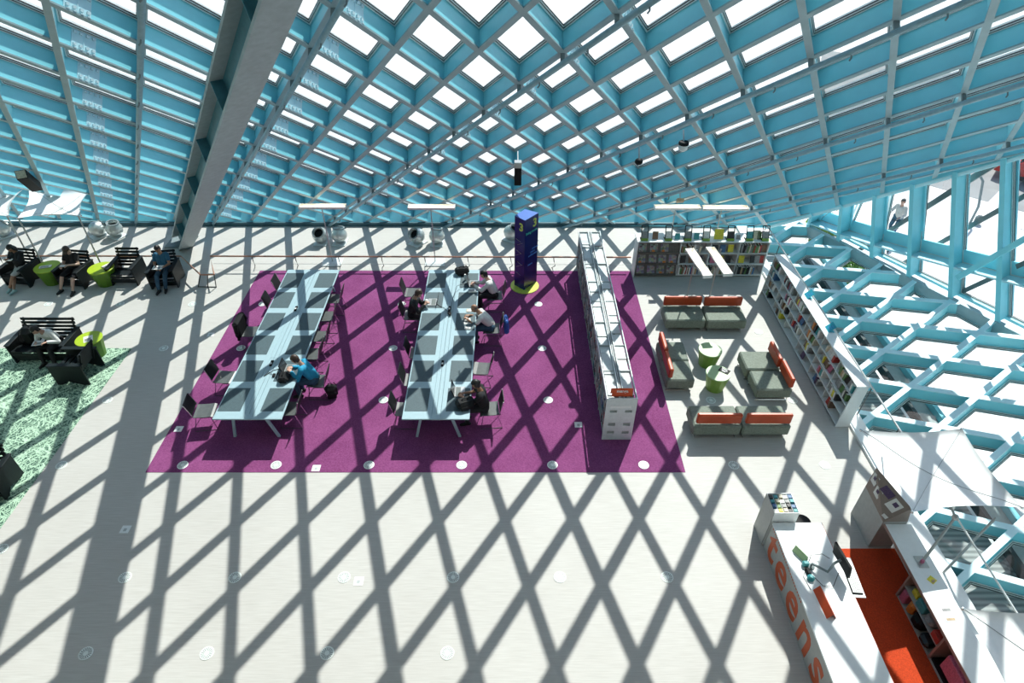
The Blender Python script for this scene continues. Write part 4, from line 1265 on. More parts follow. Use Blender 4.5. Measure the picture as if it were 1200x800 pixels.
# things on the desk
kb = thing('keyboard', 'grey keyboard and tray at the right edge of the service desk', 'keyboard', (6.03, 6.15, 0.745), R(-4))
mb = MB(); mb.cham((-0.12, -0.42, 0), (0.12, 0.36, 0.018), 0.005); mb.build('tray', ['laptop_grey'], kb)
mb = MB(); mb.cham((-0.095, -0.36, 0.018), (0.085, 0.10, 0.04), 0.005); kbd = mb.build('keyboard_body', ['black'], kb)
for i in range(5):
    mb = MB()
    for j in range(14): mb.box((-0.085+i*0.034, -0.345+j*0.0315, 0.04), (-0.058+i*0.034, -0.319+j*0.0315, 0.047))
    mb.build('key_row', ['vent'], kbd)
ms_ = thing('mouse', 'black computer mouse on the keyboard tray', 'mouse', (6.03, 6.40, 0.763))
mb = MB(); mb.ball((0, 0, 0.012), (0.045, 0.065, 0.028), 0, 12, 8); mb.build('mouse_body', ['black'], ms_, smooth=True)
mo = thing('monitor', 'black flat monitor seen edge on, held by a grey arm on the service desk', 'monitor', (5.50, 6.22, 0.76))
mb = MB(); mb.obox(V((0.33, 0.05, 0.30)), V((0.97, 0.12, 0.2)).normalized(), V((-0.12, 0.99, 0)).normalized(), V((-0.2, -0.02, 0.98)).normalized(), (0.035, 0.52, 0.33)); mb.build('screen', ['black'], mo)
mb = MB(); mb.tube([(-0.12, 0.10, 0.0), (-0.12, 0.10, 0.10), (0.06, -0.10, 0.16), (0.20, 0.02, 0.24), (0.31, 0.05, 0.30)], 0.024, 8); mb.build('arm', ['duct_grey'], mo)
mb = MB(); mb.lathe([(0.07, 0), (0.07, 0.015), (0.03, 0.03)], 14, (-0.12, 0.10, 0)); mb.build('base', ['duct_grey'], mo)
for k, pts in enumerate((((-0.15, 0.15, 0.01), (-0.05, 0.30, 0.05), (0.12, 0.28, 0.12), (0.20, 0.16, 0.16)), ((-0.18, -0.02, 0.01), (-0.05, -0.28, 0.02), (0.12, -0.30, 0.03), (0.28, -0.08, 0.1)), ((-0.2, 0.1, 0.01), (-0.32, -0.1, 0.01), (-0.28, -0.35, 0.01)))):
    mb = MB(); mb.tube(pts, 0.006, 6); mb.build('cable', ['gasket'], mo)
sp = thing('desk_stapler', 'small teal and black scanner stand beside the monitor arm', 'scanner', (5.28, 6.22, 0.76))
mb = MB(); mb.cham((-0.05, 0.08, 0), (0.06, 0.17, 0.10), 0.02); mb.build('head', ['book_teal'], sp)
mb = MB(); mb.cham((-0.03, -0.08, 0), (0.05, 0.06, 0.06), 0.02); mb.build('body', ['black'], sp)
mb = MB(); mb.lathe([(0.06, 0), (0.065, 0.05), (0.03, 0.09)], 12, (0.01, -0.14, 0)); mb.build('knob', ['book_teal'], sp)
sp.name = 'scanner'
cd_ = thing('folded_card', 'small pale green folded card standing on the service desk', 'card', (5.27, 6.55, 0.76), 0.5)
mb = MB(); mb.prism([(-0.05, -0.14, 0), (-0.045, -0.14, 0), (0.005, -0.14, 0.14), (0.0, -0.14, 0.14)], (0, 0.28, 0)); mb.build('front_leaf', ['green_top'], cd_)
mb = MB(); mb.prism([(0.05, -0.14, 0), (0.045, -0.14, 0), (-0.005, -0.14, 0.14), (0.0, -0.14, 0.14)], (0, 0.28, 0)); mb.build('rear_leaf', ['green_top'], cd_)
sg = thing('desk_sign', 'orange red folded sign with white lettering standing on the service desk', 'sign', (5.36, 5.62, 0.76), R(4))
mb = MB(); mb.prism([(-0.085, -0.26, 0), (-0.08, -0.26, 0), (0.005, -0.26, 0.13), (0.0, -0.26, 0.13)], (0, 0.52, 0)); mb.build('front_leaf', ['sign_red'], sg)
mb = MB(); mb.prism([(0.085, -0.26, 0), (0.08, -0.26, 0), (-0.005, -0.26, 0.13), (0.0, -0.26, 0.13)], (0, 0.52, 0)); mb.build('rear_leaf', ['sign_red'], sg)
q = V((0.088, 0, 0.131)).normalized(); nn = V((0.131, 0, 0.088)).normalized()
text('information', 0.078, 'white_text', sg, frame_mtx(V((0,1,0)), V((-0.085, 0, 0.13)).normalized(), V((0.13, 0, 0.085)).normalized(), V((0.068, 0, 0.035))), align='CENTER')
# chair behind the far end of the desk: dark low seat just visible
st = thing('stool', 'dark round stool top just visible beyond the far end of the service desk', 'stool', (5.72, 7.46, 0))
mb = MB(); mb.lathe([(0.15, 0.46), (0.16, 0.48), (0.16, 0.51), (0.14, 0.52)], 18); mb.build('seat', ['black'], st)
mb = MB(); mb.tube([(0, 0, 0), (0, 0, 0.46)], 0.025, 8); mb.build('post', ['post_dark'], st)
mb = MB(); mb.lathe([(0.15, 0), (0.15, 0.02), (0.04, 0.05)], 16); mb.build('base', ['post_dark'], st)

# ---- back counter with open cubbies
ct = thing('counter', 'long white counter with open cubbies facing the red carpet', 'counter', (7.13, 7.22, 0))
mb = MB(); mb.cham((0.0, -4.6, 0.72), (0.50, 0.0, 0.76), 0.006); mb.build('countertop', ['white_lam'], ct)
mb = MB(); mb.box((-0.006, -4.6, 0.70), (0.0, 0.0, 0.762)); mb.build('edge_strip', ['brown_edge'], ct)
mb = MB(); mb.box((0.46, -4.6, 0.0), (0.49, 0.0, 0.72)); mb.build('back_panel', ['white_paint'], ct)
mb = MB(); mb.box((0.02, -4.6, 0.0), (0.46, -1.02, 0.04)); mb.build('bottom', ['grey_lam'], ct)
for y in (-1.02, -2.16, -3.3, -4.58):
    mb = MB(); mb.box((0.01, y-0.02, 0.0), (0.46, y+0.02, 0.72)); mb.build('divider', ['brown_edge'], ct)
mb = MB(); mb.box((0.02, -2.14, 0.36), (0.46, -1.04, 0.375)); mb.build('shelf', ['shelf_grey'], ct)
# things in the cubbies
def lump(name, c, d, m, label, cat, r=0.03, extra=None):
    t = thing(name, label, cat, c)
    mb = MB(); mb.cham((-d[0]/2, -d[1]/2, 0), (d[0]/2, d[1]/2, d[2]), r); mb.build('body', [m], t)
    mb = MB(); mb.cham((-d[0]*0.36, -d[1]*0.42, d[2]*0.97), (d[0]*0.30, d[1]*0.42, d[2]*1.06), r*0.3)
    mb.build(extra or 'flap', [m], t)
    return t
lump('file_box', (7.30, 6.08, 0.04), (0.30, 0.14, 0.26), 'book_pink', 'pale pink box file at the far end of the first counter cubby', 'box', 0.01, 'lid')
lump('bag', (7.26, 5.86, 0.04), (0.24, 0.16, 0.28), 'book_orange', 'orange bag in the first counter cubby', 'bag', 0.05)
lump('bag', (7.26, 5.62, 0.04), (0.28, 0.26, 0.24), 'black', 'black bag in the middle of the first counter cubby', 'bag', 0.06)
lump('bag', (7.24, 5.30, 0.04), (0.26, 0.24, 0.16), 'screen', 'dark flat bag at the near end of the first counter cubby', 'bag', 0.05)
lump('box', (7.32, 5.98, 0.375), (0.22, 0.16, 0.12), 'book_yellow', 'small yellow box on the upper shelf of the first cubby', 'box', 0.01, 'lid')
lump('box', (7.30, 5.74, 0.375), (0.26, 0.22, 0.18), 'book_teal', 'teal blue box on the upper shelf of the first cubby', 'box', 0.01, 'lid')
lump('bundle', (7.28, 5.48, 0.375), (0.26, 0.22, 0.15), 'book_grey', 'grey crumpled bundle on the upper shelf of the first cubby', 'bundle', 0.06)
lump('box', (7.28, 5.20, 0.375), (0.26, 0.20, 0.14), 'book_red', 'red box on the upper shelf of the first cubby', 'box', 0.01, 'lid')
lump('carton', (7.32, 4.62, 0.20), (0.34, 0.46, 0.36), 'book_pink', 'pale pink carton in the second counter cubby', 'box', 0.01, 'lid')
lump('bag', (7.28, 4.20, 0.10), (0.26, 0.22, 0.26), 'book_purple', 'purple bag in the second counter cubby', 'bag', 0.06)
lump('carton', (7.24, 4.0, 0.04), (0.24, 0.16, 0.30), 'book_orange', 'orange box at the bottom edge in the second counter cubby', 'box', 0.01, 'lid')
mb = MB(); mb.box((0.04, -3.28, 0.04), (0.44, -2.2, 0.10)); o = mb.build('liner', ['black'], ct)
# case with a sloping board of posters at the far end of the counter
pc = thing('poster_case', 'grey case with a leaning brown board of pinned papers', 'case', (0, 0, 0))
A_, D_, F_, G_ = V((7.075, 8.03, 0.86)), V((7.075, 7.225, 0.81)), V((7.54, 7.225, 0.83)), V((7.56, 8.03, 0.86))
B_, C2 = V((7.09, 8.03, 1.43)), V((7.46, 7.225, 1.22))
pc.location = (7.075, 7.225, 0); off = V((7.075, 7.225, 0))
q = [p_-off for p_ in (A_, D_, F_, G_, B_, C2)]
dn = [V((p_.x, p_.y, 0)) for p_ in q[:4]]
mb = MB(); mb.add(dn+q[:4], [(0,3,2,1), (0,1,5,4), (1,2,6,5), (2,3,7,6), (3,0,4,7), (4,5,6,7)]); mb.build('cabinet', ['grey_lam'], pc)
mb = MB(); mb.add(q, [(0,1,4), (1,5,4), (1,2,5), (4,5,2), (4,2,3), (0,4,3), (0,3,2,1)]); mb.build('board', ['brown_board'], pc)
def bil(u, v): return (q[0]*(1-u)+q[1]*u)*(1-v) + (q[4]*(1-u)+q[5]*u)*v
def onb(u, v):
    # exact position on the triangulated board (split along the D-B diagonal)
    if u+v <= 1: return q[0] + (q[1]-q[0])*u + (q[4]-q[0])*v
    return q[5] + (q[4]-q[5])*(1-u) + (q[1]-q[5])*(1-v)
nn = (q[1]-q[0]).cross(q[4]-q[0]).normalized()
if nn.x > 0: nn = -nn
n2 = (q[4]-q[5]).cross(q[1]-q[5]).normalized()
if n2.x > 0: n2 = -n2
for k, (u0, v0, du, dv, c_) in enumerate(((0.05, 0.45, 0.20, 0.40, 'paper'), (0.32, 0.28, 0.20, 0.36, 'paper'), (0.40, 0.62, 0.26, 0.26, 'book_purple'), (0.70, 0.42, 0.22, 0.42, 'paper'))):
    N_ = nn if u0+v0+(du+dv)/2 < 1 else n2
    pts = [onb(*a) for a in ((u0, v0), (u0+du, v0), (u0+du, v0+dv), (u0, v0+dv))]
    mb = MB(); mb.prism([p_+N_*0.012 for p_ in pts], N_*0.004, 0)
    if c_ == 'paper':
        s_ = [onb(*a) for a in ((u0+du*.3, v0+dv*.45), (u0+du*.75, v0+dv*.45), (u0+du*.75, v0+dv*.8), (u0+du*.3, v0+dv*.8))]
        mb.prism([p_+N_*0.016 for p_ in s_], N_*0.002, 1)
    mb.build('pinned_paper', [c_, 'book_purple'], pc)
s_ = [onb(*a) for a in ((0.86, 0.10), (0.97, 0.12), (0.97, 0.24), (0.86, 0.22))]
mb = MB(); mb.prism([p_+n2*0.012 for p_ in s_], n2*0.004, 0); mb.build('label', ['paper'], pc)
# papers on the counter
def sheet(x, y, w_, d_, rz, m, lb, z=0.76, cat='paper'):
    t = thing('paper_sheet', lb, cat, (x, y, z), rz)
    mb = MB(); mb.cham((-w_/2, -d_/2, 0.0005), (w_/2, d_/2, 0.006), 0.001); mb.build('sheet', [m], t)
    mb = MB(); mb.box((-w_*0.36, -d_*0.38, 0.006), (w_*0.30, -d_*0.05, 0.0068)); mb.build('print_block', ['book_grey' if m == 'paper' else 'book_tan'], t)
sheet(7.42, 6.06, 0.13, 0.12, 0.6, 'book_yellow', 'yellow crumpled note lying on the counter beside the canopy mast')
sheet(7.38, 5.54, 0.22, 0.15, 0.1, 'paper', 'white paper sheet on the counter, the farther of two')
sheet(7.37, 5.37, 0.22, 0.13, 0.05, 'plate', 'pale card on the counter, the nearer of two sheets')

# ---- white sail canopies
def canopy(name, corners, centre, loc, label, sag=0.16, seams=True):
    t = thing(name, label, 'canopy', loc)
    L0 = V(loc); cs = [V(c)-L0 for c in corners]; ce = V(centre)-L0
    n = 10; vs = []; fs = []
    mid = sum(cs, V())/4
    for i in range(n+1):
        for j in range(n+1):
            u, v = i/n, j/n
            p = (cs[0]*(1-u)+cs[1]*u)*(1-v) + (cs[3]*(1-u)+cs[2]*u)*v
            # edges are cut in towards the middle, the middle is pulled to the centre point
            e = max(abs(2*u-1), abs(2*v-1)); bu = 4*u*(1-u); bv = 4*v*(1-v)
            edge = (bu if abs(2*v-1) >= abs(2*u-1) else bv)*e
            p = p + (mid-p)*(sag*edge*0.55)
            wgt = (bu*bv)**0.8
            p = p + (ce-mid)*wgt
            vs.append(p)
    for i in range(n):
        for j in range(n):
            a = i*(n+1)+j; fs.append((a, a+n+1, a+n+2, a+1))
    up_ = V((0, 0, 0.006)); m2 = len(vs)
    allv = [v+up_ for v in vs]+vs
    allf = fs + [tuple(m2+k for k in f[::-1]) for f in fs]
    bd = [i*(n+1) for i in range(n+1)] + [n*(n+1)+j for j in range(1, n+1)] + [i*(n+1)+n for i in range(n-1, -1, -1)] + [j for j in range(n-1, 0, -1)]
    for k in range(len(bd)):
        a, b = bd[k], bd[(k+1) % len(bd)]; allf.append((a, b, m2+b, m2+a))
    mb = MB(); mb.add(allv, allf); o = mb.build('sail', ['sail'], t, smooth=True)
    if seams:
        for c in range(4):
            pts = []
            for k in range(n//2+1):
                f = k/(n/2); i = round(f*(n/2)) if c in (0, 3) else n-round(f*(n/2)); j = round(f*(n/2)) if c in (0, 1) else n-round(f*(n/2))
                pts.append(vs[i*(n+1)+j]+V((0, 0, 0.010)))
            mb = MB(); mb.tube(pts, 0.006, 5); mb.build('seam_cord', ['laptop_grey'], t)
    for c in cs:
        mb = MB(); mb.ball(c, 0.03, 0, 8, 6); mb.build('corner_ring', ['chrome'], t)
    return t
t = canopy('sail_canopy', [(6.78, 8.47, 2.0), (8.76, 8.51, 2.0), (8.92, 6.78, 1.85), (6.84, 6.58, 2.0)], (7.66, 7.42, 1.93), (7.41, 6.40, 0.76), 'white fabric canopy over the counter on a slanting mast')
O_ = V((7.41, 6.40, 0.76))
mb = MB(); mb.cham((-0.09, -0.11, 0), (0.09, 0.13, 0.012), 0.004); mb.build('base_plate', ['rail_steel'], t)
mb = MB(); mb.tube([(0, 0, 0.01), V((7.80, 6.72, 1.66))-O_, V((7.72, 7.2, 1.90))-O_], 0.026, 8); mb.build('mast', ['laptop_grey'], t)
mb = MB(); mb.ball(V((7.80, 6.72, 1.66))-O_, 0.06, 0, 10, 7); mb.build('joint', ['rail_steel'], t)
mb = MB(); mb.lathe([(0.03, 0), (0.035, 0.03), (0.028, 0.07)], 10, (0, 0, 0.01)); mb.build('foot_joint', ['book_pink'], t)
mb = MB(); mb.tube([V((7.82, 6.72, 1.66))-O_, V((8.34, 5.36, 1.0))-O_, V((8.40, 5.20, 0.93))-O_], 0.016, 8); mb.build('stay', ['white_paint'], t)
mb = MB(); mb.tube([V((8.22, 6.62, 0.07))-O_, V((8.50, 6.75, 1.10))-O_, V((8.62, 6.80, 1.55))-O_], 0.024, 8); mb.build('pole', ['laptop_grey'], t)
t = canopy('sail_canopy', [(6.74, 4.86, 2.0), (8.75, 4.86, 2.05), (8.75, 2.9, 2.0), (6.55, 2.9, 2.0)], (7.66, 3.9, 1.93), (7.45, 3.6, 0.76), 'white fabric canopy at the bottom right corner over the counter')
mb = MB(); mb.tube([(0, 0, 0), (0.2, 0.25, 1.18)], 0.026, 8); mb.build('mast', ['laptop_grey'], t)
t = canopy('sail_canopy', [(-15.22, 18.75, 2.2), (-13.12, 18.60, 2.2), (-12.72, 17.05, 2.08), (-14.62, 17.02, 2.0)], (-13.75, 17.75, 1.95), (-13.7, 17.05, 0), 'white fabric canopy on two poles over the black armchairs at the left', 0.30)
for a, b in (((-14.61, 17.04, 0), (-14.61, 17.04, 2.0)), ((-12.80, 17.04, 0), (-12.80, 17.04, 2.08))):
    mb = MB(); mb.tube([V(a)-V((-13.7, 17.05, 0)), V(b)-V((-13.7, 17.05, 0))], 0.022, 8); mb.build('pole', ['rail_steel'], t)
mb = MB(); mb.tube([V((-13.75, 17.0, 2.05))-V((-13.7, 17.05, 0)), V((-13.68, 17.75, 1.97))-V((-13.7, 17.05, 0))], 0.010, 6); mb.build('batten', ['rail_steel'], t)
t = canopy('sail_canopy', [(-17.5, 18.7, 2.2), (-15.28, 18.75, 2.2), (-14.95, 17.15, 2.0), (-17.1, 17.1, 2.0)], (-16.2, 17.9, 1.95), (-16.2, 17.1, 0), 'white fabric canopy cut off by the left edge of the view', 0.30)
for x in (-17.1, -15.0):
    mb = MB(); mb.tube([(x+16.2, 0.04, 0), (x+16.2, 0.04, 2.0)], 0.022, 8); mb.build('pole', ['rail_steel'], t)

# ---- things hung under the lattice
t = thing('spotlight_box', 'long black box light hung under the lattice at the far left', 'light', (-13.3, 16.5, 3.42))
ax = V((-0.5, 1.0, -0.92)).normalized(); ay = V((0.88, 0.46, 0.0)).normalized(); az = ax.cross(ay)
mb = MB(); mb.obox(V((0,0,0)), ax, ay, az, (1.15, 0.26, 0.24)); mb.build('housing', ['black'], t)
mb = MB(); mb.obox(ax*-0.585, ax, ay, az, (0.03, 0.22, 0.2)); mb.build('lens', ['book_cream'], t)
mb = MB(); mb.tube([(0.0, 0.0, 0.1), Mn*0.5], 0.02, 6); mb.build('bracket', ['rail_steel'], t)
t = thing('speaker', 'black upright loudspeaker hung under the lattice above the blue sign', 'speaker', (0.19, 14.35, 4.36))
mb = MB(); mb.cham((-0.085, -0.08, -0.02), (0.085, 0.08, 0.42), 0.01); mb.build('cabinet', ['black'], t)
mb = MB(); mb.cham((-0.09, -0.09, 0.42), (0.09, 0.09, 0.56), 0.01); mb.build('cap', ['laptop_grey'], t)
mb = MB(); mb.tube([(0, 0.05, 0.5), (0.0, 0.45, 0.62)], 0.014, 6); mb.build('bracket', ['rail_steel'], t)
t = thing('dome_camera', 'small black camera hung under the lattice, the left of two', 'camera', (3.13, 14.75, 4.80))
mb = MB(); mb.ball((0, 0, -0.05), (0.10, 0.10, 0.08), 0, 12, 8); mb.build('dome', ['black'], t, smooth=True)
mb = MB(); mb.tube([(0, 0, 0), Mn*0.3], 0.018, 6); mb.build('stem', ['rail_steel'], t)
t = thing('dome_camera', 'white dome camera with a black band hung under the lattice, the right of two', 'camera', (3.90, 13.88, 5.50))
mb = MB(); mb.ball((0, 0, -0.04), (0.11, 0.11, 0.10), 0, 12, 8); mb.build('dome', ['white_paint'], t, smooth=True)
mb = MB(); mb.lathe([(0.115, 0.02), (0.12, 0.05), (0.10, 0.09)], 14); mb.build('band', ['black'], t)
mb = MB(); mb.tube([(0, 0, 0.06), Mn*0.35], 0.018, 6); mb.build('stem', ['rail_steel'], t)
t = thing('ceiling_box', 'small tan junction box fixed under the lattice above the low bookcase', 'junction box', (5.083, 17.41, 2.41))
mb = MB(); mb.obox(V((0,0,0)), Ms, Mt, Mn, (0.20, 0.16, 0.10)); mb.build('housing', ['book_tan'], t)
mb = MB(); mb.tube([(0, 0, 0), Mn*0.3], 0.015, 6); mb.build('bracket', ['rail_steel'], t)
t.name = 'junction_box'

# ---- street life beyond the glass
def car(loc, rz, label):
    t = thing('car', label, 'car', loc, rz, 'red cars on the street')
    pr = [(-2.1, 0.35), (-2.15, 0.62), (-1.9, 0.80), (-1.25, 0.88), (-0.75, 1.32), (0.55, 1.36), (1.35, 0.92), (2.0, 0.85), (2.15, 0.6), (2.1, 0.35)]
    mb = MB(); mb.prism([(x, -0.85, z_) for x, z_ in pr], (0, 1.7, 0)); mb.build('body', ['car_red'], t)
    for sd in (-1, 1):
        mb = MB(); y = sd*0.852
        mb.prism([(-1.1, y, 0.92), (-0.7, y, 1.26), (0.5, y, 1.29), (1.1, y, 0.94)], (0, sd*0.006, 0)); mb.build('side_window', ['car_glass'], t)
    mb = MB(); mb.prism([(-1.24, -0.72, 0.90), (-0.79, -0.66, 1.31), (-0.79, 0.66, 1.31), (-1.24, 0.72, 0.90)], (-0.02, 0, 0.02)); mb.build('windscreen', ['car_glass'], t)
    mb = MB(); mb.prism([(0.60, -0.66, 1.35), (1.33, -0.72, 0.94), (1.33, 0.72, 0.94), (0.60, 0.66, 1.35)], (0.02, 0, 0.02)); mb.build('rear_window', ['car_glass'], t)
    for x in (-1.35, 1.35):
        for sd in (-1, 1):
            mb = MB(); mb.lathe([(0.16, -0.10), (0.31, -0.10), (0.33, -0.06), (0.33, 0.06), (0.31, 0.10), (0.16, 0.10)], 16, (x, sd*0.80, 0.33), 0, MX.Rotation(PI/2, 3, 'X')); wh = mb.build('wheel', ['tyre'], t)
            mb = MB(); mb.lathe([(0.17, -0.11), (0.17, 0.11)], 12, (x, sd*0.80, 0.33), 0, MX.Rotation(PI/2, 3, 'X')); mb.build('hub', ['chrome'], wh)
car((25.4, 28.2, ZG+0.012), R(-40), 'red car parked on the street, seen past the rightmost mullions')
car((25.6, 32.6, ZG+0.012), R(-42), 'red car farther along the street, mostly hidden by the lattice edge')
def tree(loc, h, r, m, label):
    t = thing('street_tree', label, 'tree', loc, 0, 'street trees beyond the glass')
    mb = MB(); mb.tube([(0, 0, 0), (0.03, 0.02, h*0.4), (0, 0.05, h*0.75)], [0.07, 0.05, 0.03], 7); mb.build('trunk', ['bark'], t)
    rq = random.Random(int(loc[0]*100)); mb = MB()
    for k in range(700):
        d = V((rq.gauss(0, 1), rq.gauss(0, 1), rq.gauss(0, 0.8))); d.normalize(); d *= r*(0.45+0.55*rq.random())
        c = V((0, 0, h*0.72))+d; a = V((rq.uniform(-1,1), rq.uniform(-1,1), rq.uniform(-1,1))).normalized(); b = a.cross(V((rq.uniform(-1,1), 0.3, rq.uniform(-1,1)))).normalized()
        s_ = 0.07+0.06*rq.random()
        mb.add([c-a*s_, c+b*s_*0.5, c+a*s_, c-b*s_*0.5], [(0,1,2,3)], 0)
    o = mb.build('foliage', [m], t); o['kind'] = 'stuff'
tree((13.6, 24.7, ZG), 1.6, 0.75, 'leaf_light', 'yellow green street tree seen through the first upright panes')
tree((12.2, 22.0, ZG), 1.3, 0.7, 'leaf', 'small green tree seen through the far end of the low lattice')
tree((12.1, 19.2, ZG), 1.1, 0.6, 'leaf', 'small green shrub tree seen through the low lattice near the bookshelf')
pl_ = thing('lamp_post', 'thin curved grey lamp post on the pavement outside the upright glazed wall', 'lamp post', (19.6, 24.2, ZG))
mb = MB(); mb.tube([(0, 0, 0), (0, 0, 0.8), (-0.1, 0.3, 1.8), (-0.5, 0.9, 2.4)], 0.05, 8); mb.build('pole', ['duct_grey'], pl_)
mb = MB(); mb.cham((0.15, -0.15, 0), (0.45, 0.15, 0.4), 0.1); mb.build('box', ['brace_grey'], pl_)
bk = thing('bicycle', 'parked bicycle on the bright pavement outside the glass', 'bicycle', (15.25, 22.3, ZG), R(60))
for x in (-0.5, 0.5):
    mb = MB(); mb.tube([(x+0.33*math.cos(2*PI*k/20), 0, 0.34+0.33*math.sin(2*PI*k/20)) for k in range(20)], 0.018, 6, closed=True); mb.build('wheel', ['tyre'], bk)
mb = MB()
for a, b in (((-0.5,0,0.34), (-0.15,0,0.85)), ((-0.5,0,0.34), (-0.02,0,0.33)), ((-0.02,0,0.33), (-0.15,0,0.9)), ((-0.02,0,0.33), (0.36,0,0.8)), ((-0.12,0,0.78), (0.36,0,0.82)), ((0.5,0,0.34), (0.34,0,0.95))): mb.tube([a, b], 0.018, 6)
mb.build('frame', ['book_blue'], bk)
mb = MB(); mb.cham((-0.28, -0.05, 0.90), (-0.05, 0.05, 0.95), 0.02); mb.build('saddle', ['black'], bk)
mb = MB(); mb.tube([(0.34, -0.25, 0.98), (0.34, 0.25, 0.98)], 0.014, 6); mb.build('handlebar', ['black'], bk)
# ================================================================ PEOPLE
import numpy as np
def capsule(mb, a, b, r0, r1, n=10):
    a, b = V(a), V(b); d = b-a; L = d.length
    if L < 1e-5: d = V((0,0,1)); L = 1e-5
    d.normalize(); x = d.cross(V((0,0,1)))
    if x.length < 0.05: x = d.cross(V((1,0,0)))
    x.normalize(); y = d.cross(x); prof = []
    for k in range(1, 4): t = PI/2*k/4; prof.append((r0*math.sin(t), -r0*math.cos(t)))
    prof.append((r0, 0)); prof.append((r1, L))
    for k in range(1, 4): t = PI/2*k/4; prof.append((r1*math.cos(t), L+r1*math.sin(t)))
    vs = [a-d*r0]; fs = []
    for r, z in prof:
        for k in range(n): vs.append(a + d*z + x*(r*math.cos(2*PI*k/n)) + y*(r*math.sin(2*PI*k/n)))
    vs.append(b+d*r1); m_ = len(prof)
    for k in range(n): fs.append((0, 1+(k+1) % n, 1+k))
    for i in range(m_-1):
        for k in range(n): fs.append((1+i*n+k, 1+i*n+(k+1) % n, 1+(i+1)*n+(k+1) % n, 1+(i+1)*n+k))
    e = len(vs)-1
    for k in range(n): fs.append((e, 1+(m_-1)*n+k, 1+(m_-1)*n+(k+1) % n))
    mb.add(vs, fs)

def ik(s, t, l1, l2, pole):
    d = t-s; L = min(d.length, (l1+l2)*0.998); u = d.normalized()
    a = (l1*l1-l2*l2+L*L)/(2*L); h = math.sqrt(max(0, l1*l1-a*a))
    p = pole - u*pole.dot(u); p.normalize()
    return s+u*a+p*h, s+u*L

